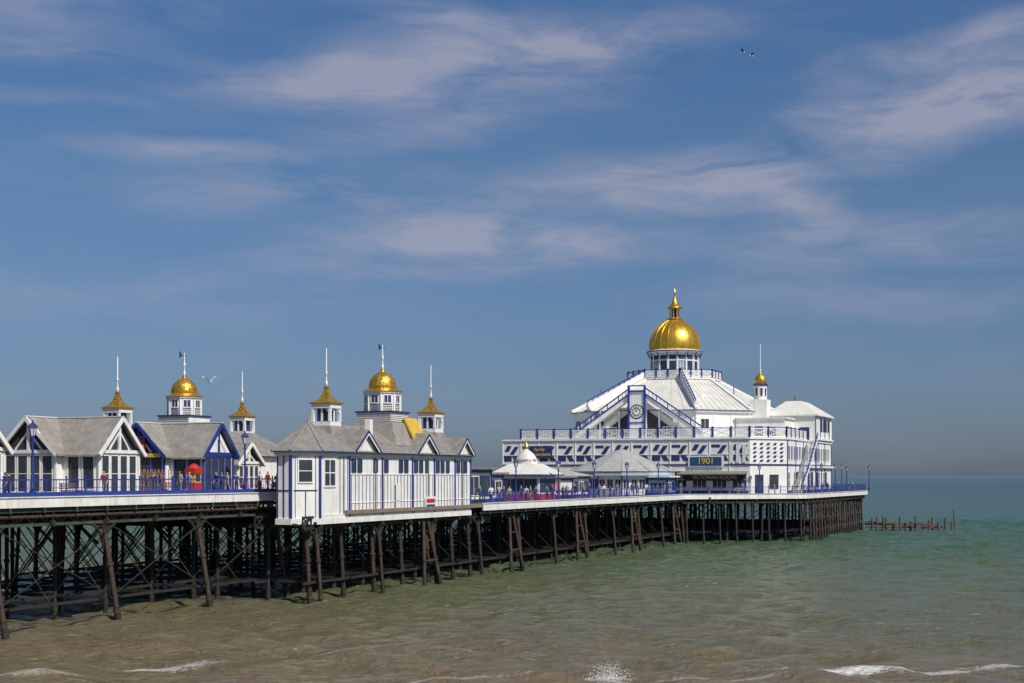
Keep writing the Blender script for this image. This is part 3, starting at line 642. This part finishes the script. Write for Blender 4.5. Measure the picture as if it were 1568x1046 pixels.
# ------------------------------------------------------------ lamps
for b in(-80,50,375): lamp(u_at_px(b,-62.6),-62.6,ZL,4.7)
for b in(790,855,910,960,1008): lamp(u_at_px(b,-57.2),-57.2,ZS,4.4)
lamp(206.3,-47.4,ZS,4.4)
for b in(1258,1279,1289,1331): lamp(u_at_px(b,-41.4),-41.4,ZS,4.6)
lamp(261,-44,ZS,4.4)
def bench(u,v,z):
    m=M()
    for k in range(4): m.box(u-.9,u+.9,v-.22+k*.12,v-.13+k*.12,z+.43,z+.46,BROWN)
    for k in range(3): m.box(u-.9,u+.9,v-.33,v-.3,z+.55+k*.14,z+.64+k*.14,BROWN)
    for s in(-.75,.75):
        m.box(u+s-.03,u+s+.03,v-.28,v-.22,z,z+.95,BLUE); m.box(u+s-.03,u+s+.03,v+.16,v+.22,z,z+.42,BLUE); m.box(u+s-.025,u+s+.025,v-.22,v+.2,z+.36,z+.42,BLUE)
    finish('park_bench',{'bench':m})
for b in(110,262): bench(u_at_px(b,-64.2),-64.2,ZL)
for b in(775,870,940,1020): bench(u_at_px(b,-58),-58,ZS)
def stack(u,v,z):
    m=M()
    for k in range(9):
        a=u+k*.42; s=-.4 if k%2 else .4
        m.beam((a,v,z),(a+s,v-.3,z+1.9),.07,.07,BROWN); m.beam((a+.35,v,z),(a+.35+s,v-.3,z+1.9),.07,.07,BROWN)
        for q in range(5): m.beam((a+s*q/5,v-.06*q,z+.2+q*.35),(a+.35+s*q/5,v-.06*q,z+.2+q*.35),.05,.05,TIMBER)
    finish('stacked_trestles',{'frames':m})
stack(u_at_px(212,-65.5),-65.3,ZL)
def booth(u,v,z):
    m=M(); m.box(u-.45,u+.45,v-.4,v+.4,z,z+.9,REDP); m.box(u-.4,u+.4,v-.35,v+.35,z+.9,z+1.6,YEL); m.box(u-.5,u+.5,v-.45,v+.45,z+1.6,z+2.0,REDP)
    m.box(u-.3,u+.3,v+.352,v+.37,z+1.0,z+1.5,GLASS); m.lathe(u,v,[(.5,z+2.0),(.35,z+2.2),(.05,z+2.35)],10,REDP); finish('ticket_booth',{'booth':m})
booth(u_at_px(297,-64),-64,ZL)
def table(u,v,z):
    m=M(); m.lathe(u,v,[(.5,z+.72),(.5,z+.76)],14,PINK); m.tube((u,v,z),(u,v,z+.72),.04,.04,8,BLUE)
    for a in range(3):
        t=a*2.1; m.beam((u,v,z+.04),(u+.35*math.cos(t),v+.35*math.sin(t),z+.03),.05,.05,BLUE)
        cx,cy=u+.85*math.cos(t),v+.85*math.sin(t); m.box(cx-.2,cx+.2,cy-.2,cy+.2,z+.43,z+.47,PINK); m.box(cx-.2,cx+.2,cy-.2,cy-.17,z+.47,z+.9,PINK)
        for p,q in((-.17,-.17),(.17,-.17),(-.17,.17),(.17,.17)): m.box(cx+p-.02,cx+p+.02,cy+q-.02,cy+q+.02,z,z+.43,PINK)
    finish('cafe_table',{'table':m})
for b in(372,392,415): table(u_at_px(b,-64.5),-64.5,ZL)
# old landing stage remains
g=M()
for i in range(15):
    x_=63.5+i*1.05+random.uniform(-.2,.2); y_=252+random.uniform(-1.2,1.2)+i*.15; h=random.uniform(.9,2.6)
    g.tube((x_,y_,-2),(x_+random.uniform(-.15,.15),y_,h),.2,.16,8,TIMBER)
g.beam((62.5,252,1.2),(76,253.2,1.0),.25,.3,TIMBER); g.beam((63,253.3,.6),(77,254.3,.5),.25,.3,TIMBER); g.beam((61.5,251.5,1.7),(68,252.2,1.2),.2,.25,TIMBER)
for i in range(7): g.beam((64+i*1.9,251.5,1.1),(64.7+i*1.9,254.2,1.0),.2,.2,TIMBER)
g.tube((79.8,256,-2),(79.5,256,3.7),.14,.1,8,TIMBER)
finish('ruined_landing_stage',{'timbers':g},world=True)
# ------------------------------------------------------------ people
def person_mesh(variant):
    st=[.0,.22,.3,-.25,.05,.15][variant%6]; sw=st*.7; bend=[0,0,0,0,.12,0][variant%6]
    V=[];R=[];E=[];T=[]
    def a(p,r,par=None,tag='top'):
        V.append(p);R.append(r); i=len(V)-1
        if par is not None:E.append((par,i));T.append(tag)
        return i
    pel=a((0,0,.95),(.145,.11)); sp=a((0,bend*.3,1.14),(.13,.1),pel); ch=a((0,bend*.7,1.34),(.165,.115),sp); nk=a((0,bend,1.47),(.055,.055),ch)
    h1=a((0,bend+.015,1.56),(.07,.08),nk,'skin');h2=a((0,bend+.01,1.64),(.082,.1),h1,'hair');h3=a((0,bend,1.71),(.055,.065),h2,'hair')
    hands=[]
    for s in(-1,1):
        w_=sw*s
        sh=a((s*.17,bend*.7,1.40),(.065,.065),ch); el=a((s*.235,-.03+bend*.6+w_*.4,1.14),(.045,.045),sh,'top'); wr=a((s*.225,.06+bend+w_,.91),(.03,.03),el,'skin'); hd=a((s*.22,.08+bend+w_,.84),(.034,.022),wr,'skin'); hands.append((s*.22,.08+bend+w_,.84))
        hp=a((s*.09,0,.88),(.095,.1),pel,'leg'); kn=a((s*.1,st*s*-.45+.02,.5),(.062,.065),hp,'leg'); an=a((s*.1,st*s*-1.0-(.05 if st*s>0 else 0),.09),(.042,.045),kn,'leg'); a((s*.11,st*s*-1.0+.14,.04),(.04,.03),an,'shoe')
    me=bpy.data.meshes.new('tmp'); me.from_pydata(V,E,[]); o=bpy.data.objects.new('tmp',me); S.collection.objects.link(o)
    md=o.modifiers.new('s','SKIN')
    for i,sv in enumerate(me.skin_vertices[0].data): sv.radius=R[i]; sv.use_root=(i==0)
    sb=o.modifiers.new('b','SUBSURF'); sb.levels=1; sb.render_levels=1
    dg=bpy.context.evaluated_depsgraph_get(); ev=bpy.data.meshes.new_from_object(o.evaluated_get(dg)); bpy.data.objects.remove(o)
    vs=[v.co.copy() for v in ev.vertices]; fs=[list(p.vertices) for p in ev.polygons]; tags=[]
    for p in ev.polygons:
        c=p.center; best=None
        for (i,j),t in zip(E,T):
            A=Vector(V[i]);B=Vector(V[j]);d=B-A; f=max(0,min(1,(c-A).dot(d)/d.length_squared)); q=(c-A-d*f).length-R[j][0]*.5
            if best is None or q<best[0]: best=(q,t)
        t=best[1]
        if t=='hair' and c.y-bend>.045 and c.z<1.665: t='skin'
        tags.append(t)
    def spike(p,d,r):
        d=Vector(d); p=Vector(p); x=d.cross(Vector((1,.1,0))).normalized()*r; y=d.cross(x).normalized()*r; o_=len(vs)
        for q,k in((p,1),(p+d*.55+Vector((0,.004,0)),.9),(p+d+Vector((0,.014,0)),.6)):
            for xx,yy in((-1,-1),(1,-1),(1,1),(-1,1)): vs.append(q+(x*xx+y*yy)*k)
        for l in(0,4):
            for i in range(4): fs.append([o_+l+i,o_+l+(i+1)%4,o_+l+4+(i+1)%4,o_+l+4+i]); tags.append('skin')
        fs.append([o_+8,o_+9,o_+10,o_+11]); tags.append('skin')
    for hx,hy,hz in hands:
        for k,l in enumerate((.066,.075,.07,.055)): spike((hx,hy-.03+k*.02,hz-.02),(0,(k-1.5)*.004,-l),.008)
        spike((hx,hy+.03,hz+.01),(0,.03,-.045),.009)
    spike((0,bend+.1,1.61),(0,.028,-.02),.012)
    return vs,fs,tags
PM=[person_mesh(i) for i in range(6)]
SKIN=paint('skin',(.5,.3,.21),.6,.1,5); SHOE=paint('shoe_leather',(.04,.035,.03),.6,.2,5)
HAIRS=[paint('hair_%s'%n,c,.7,.3,20) for n,c in(('brown',(.07,.035,.02)),('grey',(.35,.34,.32)),('blond',(.35,.22,.09)),('black',(.015,.012,.01)))]
TOPS=[paint('top_%s'%n,c,.8,.2,5) for n,c in(('red',(.38,.04,.03)),('white',(.7,.7,.7)),('navy',(.03,.05,.15)),('blue',(.05,.2,.5)),('grey',(.25,.25,.26)),('black',(.03,.03,.03)),('beige',(.4,.33,.24)),('green',(.06,.15,.07)))]
LEGS=[paint('trousers_%s'%n,c,.8,.2,5) for n,c in(('denim',(.05,.09,.2)),('black',(.025,.025,.03)),('beige',(.4,.32,.22)),('grey',(.18,.18,.19)))]
def person(u,v,z,var,rot,sc=1.0,rnd=random):
    vs,fs,tags=PM[var%6]; me=bpy.data.meshes.new('person'); me.from_pydata([tuple(p*sc) for p in vs],[],fs)
    order=['top','skin','hair','leg','shoe']; ms=[rnd.choice(TOPS),SKIN,rnd.choice(HAIRS),rnd.choice(LEGS),SHOE]
    for m in ms: me.materials.append(m)
    me.polygons.foreach_set('material_index',[order.index(t) for t in tags]); me.polygons.foreach_set('use_smooth',[True]*len(fs))
    o=bpy.data.objects.new('person',me); S.collection.objects.link(o); o.location=W(u,v,z+.005); o.rotation_euler=(0,0,rot)
AXR=math.atan2(SA,CA)-math.pi/2
pl=[(8,-62.9),(14,-63.6),(340,-63.2),(348,-63.8),(333,-64.5),(362,-64),(398,-63.2),(410,-64),(424,-63.4),(290,-63.6),(160,-63.2),(235,-63.4),(276,-64.3)]
for i,(b,v) in enumerate(pl): person(u_at_px(b,v),v,ZL,i,AXR+(0 if i%2 else math.pi)+random.uniform(-.5,.5),random.uniform(.96,1.08))
pl=[(735,-57.6),(752,-57.4),(764,-58.2),(771,-57.7),(780,-59),(798,-58),(806,-57.4),(812,-58.2),(820,-57.3),(838,-57.6),(846,-58.6),(862,-57.8),(868,-58.8),(880,-57.6),(893,-58.6),(901,-57.7),(918,-57.2),(925,-57.5),(934,-58.4),(945,-58),(968,-57.4),(975,-58.8),(990,-57.8),(1000,-57.4),(1014,-57.2),(1021,-57.5),(1030,-58.2),(1043,-57.6)]
for i,(b,v) in enumerate(pl): person(u_at_px(b,v),v,ZS,i+1,AXR+(0 if i%2 else math.pi)+random.uniform(-1,1),random.uniform(.94,1.08))
for i,(u,v) in enumerate([(204,-50),(205.5,-49.6),(208,-45.5),(214,-42.6),(222,-42.4),(230,-42.6),(231,-42),(243,-42.3),(255,-42),(257,-43)]): person(u,v,ZS,i+2,random.uniform(0,6),random.uniform(.9,1.05))
# ------------------------------------------------------------ gulls
def gull(x,y,z,rot,flap,dark=False,sc=1.0):
    m=M(); wm=WHITE if not dark else NAVY
    prof=[(-.3,.015),(-.22,.05),(-.05,.085),(.1,.085),(.2,.055),(.26,.055),(.3,.04),(.33,.015)]
    n=8;vs=[]
    for yy,r in prof:
        for i in range(n): t=2*math.pi*i/n; vs.append((r*math.cos(t),yy,r*math.sin(t)*.9))
    fs=[(j*n+i,j*n+(i+1)%n,(j+1)*n+(i+1)%n,(j+1)*n+i) for j in range(len(prof)-1) for i in range(n)]; m.add(vs,fs,WHITE,True)
    m.add([(0,.32,.012),(.012,.32,0),(-.012,.32,0),(0,.4,-.01)],[(0,1,3),(0,3,2),(1,2,3)],YEL)
    m.add([(-.03,-.28,0),(.03,-.28,0),(.09,-.42,0),(-.09,-.42,0),(-.03,-.28,.015),(.03,-.28,.015),(.09,-.42,.012),(-.09,-.42,.012)],[(0,1,2,3),(4,7,6,5),(0,3,7,4),(1,5,6,2),(3,2,6,7)],WHITE)
    for s in(-1,1):
        a=flap; sec=[(0.05,.13,-.12,.03),(.3,.16,-.07,.03+.25*a),(.5,.1,-.08,.03+.3*a),(.72,-.12,-.17,.03+.18*a)]
        vs=[]
        for xx,y0,y1,zz in sec: vs+=[(s*xx,y0,zz),(s*xx,y1,zz-.01),(s*xx,(y0+y1)/2,zz+.02)]
        fs=[]
        for j in range(3):
            k=j*3; fs+=[(k,k+1,k+4,k+3),(k+1,k+2,k+5,k+4),(k+2,k,k+3,k+5)]
        m.add(vs,fs,wm)
    ca,sa=math.cos(rot),math.sin(rot)
    finish('seagull',{'gull':m},world=True,xf=lambda p:(x+sc*(p[0]*ca-p[1]*sa),y+sc*(p[0]*sa+p[1]*ca),z+sc*p[2]))
gull(-24.0,113,17.2,.6,1.5); gull(26.0,160,57.4,1.1,.9,True); gull(27.1,161,57.3,2.0,.6,True)
# ------------------------------------------------------------ sea
def coords(a,b,st,lo,hi):
    mid=np.arange(a,b+st/2,st); out=[];s=st*2;p=b
    while p<hi: p+=s; s*=1.35; out.append(p)
    lo_=[];s=st*2;p=a
    while p>lo: p-=s; s*=1.35; lo_.append(p)
    return np.concatenate([np.array(lo_[::-1]),mid,np.array(out)])
xs=coords(-75,110,.36,-30000,30000); ys=coords(58,290,.3,25,40000); ys=ys[ys>20]
X,Y=np.meshgrid(xs,ys); rs=np.random.RandomState(3); Zs=np.zeros_like(X)
for i in range(64):
    lam=rs.uniform(1.1,5.5) if i>14 else rs.uniform(5.5,18); ang=rs.normal(-math.pi/2-.3,.65); k=2*math.pi/lam; amp=(.0125*lam**.75) if lam<5.5 else .0075*lam**.85
    ph=rs.uniform(0,6.28)+1.1*np.sin(X*.07*rs.uniform(.5,1.5)+Y*.03+rs.uniform(0,6))+1.0*np.sin(Y*.07-X*.03+rs.uniform(0,6))
    s_=np.sin(k*(X*math.cos(ang)+Y*math.sin(ang))+ph); Zs+=amp*(s_+.5*(s_**2-.5)*(lam>2.5))
gust=.8+.35*np.sin(X*.043+1.3*np.sin(Y*.021))*np.sin(Y*.034+1.1*np.sin(X*.017)); Zs*=gust
def brk(x0,y0,wx,wy,h): return h*np.exp(-((X-x0)/wx)**2-((Y-y0-.03*(X-x0))/wy)**2)
Zs+=brk(17,70.9,5,.8,.3)+brk(4.6,67.6,3,.8,.25)+brk(-18,73.4,4,1.0,.15)
fade=np.clip((380-np.hypot(X,Y-100))/120,0,1); Zs*=fade*.75
nx,ny=len(xs),len(ys); me=bpy.data.meshes.new('sea')
co=np.stack([X,Y,Zs],-1).reshape(-1,3); ii=np.arange(nx*ny).reshape(ny,nx)
q=np.stack([ii[:-1,:-1],ii[:-1,1:],ii[1:,1:],ii[1:,:-1]],-1).reshape(-1,4)
me.vertices.add(len(co)); me.vertices.foreach_set('co',co.ravel()); me.loops.add(q.size); me.loops.foreach_set('vertex_index',q.ravel())
me.polygons.add(len(q)); me.polygons.foreach_set('loop_start',np.arange(0,q.size,4)); me.polygons.foreach_set('loop_total',np.full(len(q),4)); me.polygons.foreach_set('use_smooth',np.ones(len(q),bool))
me.update(calc_edges=True); me.validate()
sea=bpy.data.objects.new('sea',me); S.collection.objects.link(sea)
m,n,b=newmat('sea_water'); N=n.nodes;L=n.links
tc=N.new('ShaderNodeTexCoord'); sx=N.new('ShaderNodeSeparateXYZ'); L.new(tc.outputs['Object'],sx.inputs[0])
def math_(op,a,b_=None,c=None,clamp=False):
    q=N.new('ShaderNodeMath'); q.operation=op; q.use_clamp=clamp
    for i,v in enumerate((a,b_,c)):
        if v is None: continue
        if isinstance(v,(int,float)): q.inputs[i].default_value=v
        else: L.new(v,q.inputs[i])
    return q.outputs[0]
def noise(vec,scale,detail=5,rough=.55,dist=0):
    q=N.new('ShaderNodeTexNoise'); q.inputs['Scale'].default_value=scale;q.inputs['Detail'].default_value=detail;q.inputs['Roughness'].default_value=rough;q.inputs['Distortion'].default_value=dist; L.new(vec,q.inputs['Vector']); return q.outputs['Fac']
def mapping(vec,loc=(0,0,0),rot=(0,0,0),sc=(1,1,1),typ='POINT'):
    q=N.new('ShaderNodeMapping'); q.vector_type=typ; q.inputs['Location'].default_value=loc;q.inputs['Rotation'].default_value=rot;q.inputs['Scale'].default_value=sc; L.new(vec,q.inputs['Vector']); return q.outputs[0]
V=tc.outputs['Object']
big=noise(mapping(V,sc=(.012,.03,1)),1,4,.6,.8)
lg=math_('LOGARITHM',math_('MAXIMUM',sx.outputs['Y'],10.0),10.0)      # distance offshore, decades
lg=math_('ADD',lg,math_('MULTIPLY',math_('SUBTRACT',big,.5),.45))
lg=math_('ADD',lg,math_('MULTIPLY',sx.outputs['X'],.0012))
t01=math_('DIVIDE',math_('SUBTRACT',lg,1.8),1.7,clamp=True)
cr=N.new('ShaderNodeValToRGB'); L.new(t01,cr.inputs[0]); el=cr.color_ramp.elements
el[0].position=0; el[0].color=(.185,.14,.085,1); el[1].position=1; el[1].color=(.01,.062,.066,1)
for p,c in((.1,(.135,.125,.068)),(.22,(.1,.125,.062)),(.38,(.055,.115,.066)),(.58,(.026,.095,.076))): e=el.new(p); e.color=(*c,1)
fleck=noise(mapping(V,sc=(.5,1.6,1)),1.5,6,.72,.6); fleck_area=noise(mapping(V,sc=(.03,.06,1)),1.0,2,.5)
glints=math_('MULTIPLY',math_('MULTIPLY_ADD',fleck,13.0,-7.9,clamp=True),math_('MULTIPLY_ADD',fleck_area,6,-2.8,clamp=True))  # white flecks put into the water colour as glints on the waves
foam_glints=math_('MULTIPLY',glints,.6)
fn=noise(mapping(V,sc=(1.6,4.5,1)),1.6,7,.75,1.2)
for (x0,y0,wx,wy,st) in((16.8,70.6,5.0,.9,1.0),(14.8,69.6,3.2,.5,.8),(21,71.6,5,.6,.6),(4.6,67.9,1.8,.9,.9),(-18,73,4.5,1.2,.7),(25,73,3,.6,.6),(-5,67.6,8,.5,.35),(-24,69,7,.6,.35),(-9,76,2.5,.3,.4),(-25,75.5,1,.3,.6),(10,68.3,5,.4,.4)):
    gr=N.new('ShaderNodeTexGradient'); gr.gradient_type='SPHERICAL'
    L.new(mapping(V,loc=(x0,y0,0),rot=(0,0,.06),sc=(wx,wy,50),typ='TEXTURE'),gr.inputs[0])
    a=math_('MULTIPLY_ADD',math_('ADD',math_('MULTIPLY',gr.outputs['Fac'],.28),fn),8.0,-4.75,clamp=True)
    a=math_('MULTIPLY',math_('MULTIPLY',a,math_('MULTIPLY',gr.outputs['Fac'],5.0,clamp=True)),st)
    foam_glints=math_('MAXIMUM',foam_glints,a)
mx=N.new('ShaderNodeMix'); mx.data_type='RGBA'; L.new(foam_glints,mx.inputs[0]); L.new(cr.outputs[0],mx.inputs[6]); mx.inputs[7].default_value=(.75,.75,.72,1)
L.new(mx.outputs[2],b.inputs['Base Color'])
L.new(math_('MULTIPLY_ADD',foam_glints,.5,.1),b.inputs['Roughness']); b.inputs['IOR'].default_value=1.33
w1=noise(mapping(V,rot=(0,0,.25),sc=(1.1,2.2,1)),1.1,5,.68,.3); w2=noise(mapping(V,rot=(0,0,-.3),sc=(.16,.4,1)),1,3,.55,.2)
hh=math_('ADD',math_('MULTIPLY',w1,.6),math_('MULTIPLY',w2,.7))
bp=N.new('ShaderNodeBump'); bp.inputs['Strength'].default_value=1.0; bp.inputs['Distance'].default_value=1.0; L.new(hh,bp.inputs['Height']); L.new(bp.outputs[0],b.inputs['Normal'])
me.materials.append(m)
# spray of a small breaker
sp=M(); rr=random.Random(8)
FOAM=paint('sea_foam',(.8,.8,.79),.7,.05,3)
for i in range(900):
    a=rr.gauss(0,.55); jet=rr.choice((-.6,-.2,.1,.5)); z_=rr.random()**2.0*(1.0-.5*abs(jet)); r_=rr.uniform(.005,.022)*(1.25-z_*.7)
    x_=4.6+a*(1-.5*z_)*.9+jet*z_*.9+rr.gauss(0,.07); y_=67.7+rr.gauss(0,.25); z_+=.1
    sp.add([(x_+r_,y_,z_),(x_-r_,y_,z_),(x_,y_+r_,z_),(x_,y_-r_,z_),(x_,y_,z_+r_*1.4),(x_,y_,z_-r_*1.4)],[(0,2,4),(2,1,4),(1,3,4),(3,0,4),(2,0,5),(1,2,5),(3,1,5),(0,3,5)],FOAM)
finish('wave_splash',{'spray':sp},world=True)
bm_=M(); PEB=paint('shingle',(.3,.24,.17),.9,.4,1.5,bump=.8,bscale=15)
prof=[(-60,8.1),(4,8.1),(4.02,5.5),(20,3.0),(45,.2),(60,-1.2),(90,-2.5)]
for (y0,z0),(y1,z1) in zip(prof[:-1],prof[1:]): bm_.add([(-400,y0,z0),(400,y0,z0),(400,y1,z1),(-400,y1,z1)],[(0,1,2,3)],PEB)
finish('beach',{'beach':bm_},world=True)
# ------------------------------------------------------------ sun, sky, camera
ts=Vector((.46,-.52,.72)).normalized()
ld=bpy.data.lights.new('sun','SUN'); ld.energy=4.6; ld.angle=math.radians(.5); ld.color=(1,.94,.84)
lo=bpy.data.objects.new('sun',ld); S.collection.objects.link(lo); lo.rotation_euler=ts.to_track_quat('Z','Y').to_euler(); lo.location=(0,0,80)
wd=bpy.data.worlds.new('World'); S.world=wd; wd.use_nodes=True; n=wd.node_tree; N=n.nodes; L=n.links
bg=N['Background']; sk=N.new('ShaderNodeTexSky'); sk.sky_type='NISHITA'; sk.sun_disc=False; sk.sun_elevation=math.asin(ts.z); sk.sun_rotation=math.atan2(ts.x,ts.y)
sk.air_density=1.0; sk.dust_density=.6; sk.ozone_density=2.0
tc=N.new('ShaderNodeTexCoord'); sx=N.new('ShaderNodeSeparateXYZ'); L.new(tc.outputs['Generated'],sx.inputs[0])
az=math_('ARCTAN2',sx.outputs['X'],sx.outputs['Y']); ele=math_('ARCSINE',sx.outputs['Z'])
cb=N.new('ShaderNodeCombineXYZ'); L.new(az,cb.inputs[0]); L.new(ele,cb.inputs[1]); D=cb.outputs[0]
cr=N.new('ShaderNodeValToRGB'); L.new(math_('DIVIDE',ele,.8,clamp=True),cr.inputs[0]); el=cr.color_ramp.elements
el[0].position=0; el[0].color=(.27,.34,.56,1); el[1].position=1; el[1].color=(1,1,1,1)
for p,c in((.1,(.34,.42,.6)),(.25,(.41,.53,.68)),(.42,(.42,.6,.8)),(.65,(.8,.85,.9))): e=el.new(p); e.color=(*c,1)
mu=N.new('ShaderNodeMix'); mu.data_type='RGBA'; mu.blend_type='MULTIPLY'; mu.inputs[0].default_value=1; L.new(sk.outputs[0],mu.inputs[6]); L.new(cr.outputs[0],mu.inputs[7])
blobs=[(60,50,330,100,.0,.7),(90,122,340,26,-.02,.6),(640,45,150,30,-.15,.9),(760,115,360,85,.06,1.15),(480,150,260,48,.05,.9),(960,80,240,44,.12,.7),(1440,112,260,38,.12,.95),(1390,205,320,85,.12,1.2),(1560,180,200,60,.1,.9),(1080,285,230,62,-.12,1.25),(440,300,300,60,.05,.75),(600,325,240,42,-.1,.7),(700,390,380,58,.0,1.15),(880,330,300,95,.1,.85),(1350,385,420,55,.0,.75),(300,255,190,24,0,.8),(1180,330,140,55,-.2,.7),(80,190,200,20,0,.6),(1400,450,400,70,0,.45),(620,210,260,42,.1,.6),(250,460,500,60,0,.3)]
acc=None
warp=N.new('ShaderNodeTexNoise'); warp.inputs['Scale'].default_value=7; warp.inputs['Detail'].default_value=3; L.new(D,warp.inputs['Vector'])
wv=N.new('ShaderNodeVectorMath'); wv.operation='MULTIPLY_ADD'; L.new(warp.outputs['Color'],wv.inputs[0]); wv.inputs[1].default_value=(.09,.03,0)
wa=N.new('ShaderNodeVectorMath'); wa.operation='ADD'; L.new(D,wa.inputs[0]); wa.inputs[1].default_value=(-.045,-.015,0); L.new(wa.outputs[0],wv.inputs[2])
DW=wv.outputs[0]
for px,py,sx_,sy_,rot,st in blobs:
    gr=N.new('ShaderNodeTexGradient'); gr.gradient_type='SPHERICAL'
    L.new(mapping(DW,loc=((px-784)/2178,(728-py)/2178,0),rot=(0,0,rot),sc=(sx_/2178,sy_/2178,1),typ='TEXTURE'),gr.inputs[0])
    a=math_('MULTIPLY',gr.outputs['Fac'],st); acc=a if acc is None else math_('ADD',acc,a)
s1=noise(mapping(DW,rot=(0,0,-.12),sc=(6,28,1)),1.0,6,.6,.5); s2=noise(mapping(DW,rot=(0,0,-.3),sc=(18,80,1)),1.0,5,.6,.3)
tex=math_('MULTIPLY_ADD',s1,3.2,-1.0); tex=math_('ADD',tex,math_('MULTIPLY',math_('SUBTRACT',s2,.5),.7))
cl=math_('MULTIPLY',acc,math_('MAXIMUM',tex,.0)); cl=math_('ADD',cl,math_('MULTIPLY',math_('MAXIMUM',math_('SUBTRACT',s1,.46),0),.45)); cl=math_('MINIMUM',math_('MULTIPLY',cl,.85),.72)
hz=math_('GREATER_THAN',sx.outputs['Z'],0.0); cl=math_('MULTIPLY',cl,hz)
mc=N.new('ShaderNodeMix'); mc.data_type='RGBA'; L.new(cl,mc.inputs[0]); L.new(mu.outputs[2],mc.inputs[6]); mc.inputs[7].default_value=(3.7,3.75,4.7,1)
L.new(mc.outputs[2],bg.inputs['Color']); bg.inputs['Strength'].default_value=.1
cam=bpy.data.cameras.new('camera'); co_=bpy.data.objects.new('camera',cam); S.collection.objects.link(co_); co_.location=(0,0,9.8); co_.rotation_euler=(math.pi/2,0,0)
cam.lens=50; cam.sensor_width=36; cam.shift_y=205/1568; cam.clip_start=.5; cam.clip_end=80000; S.camera=co_
S.view_settings.view_transform='Standard'
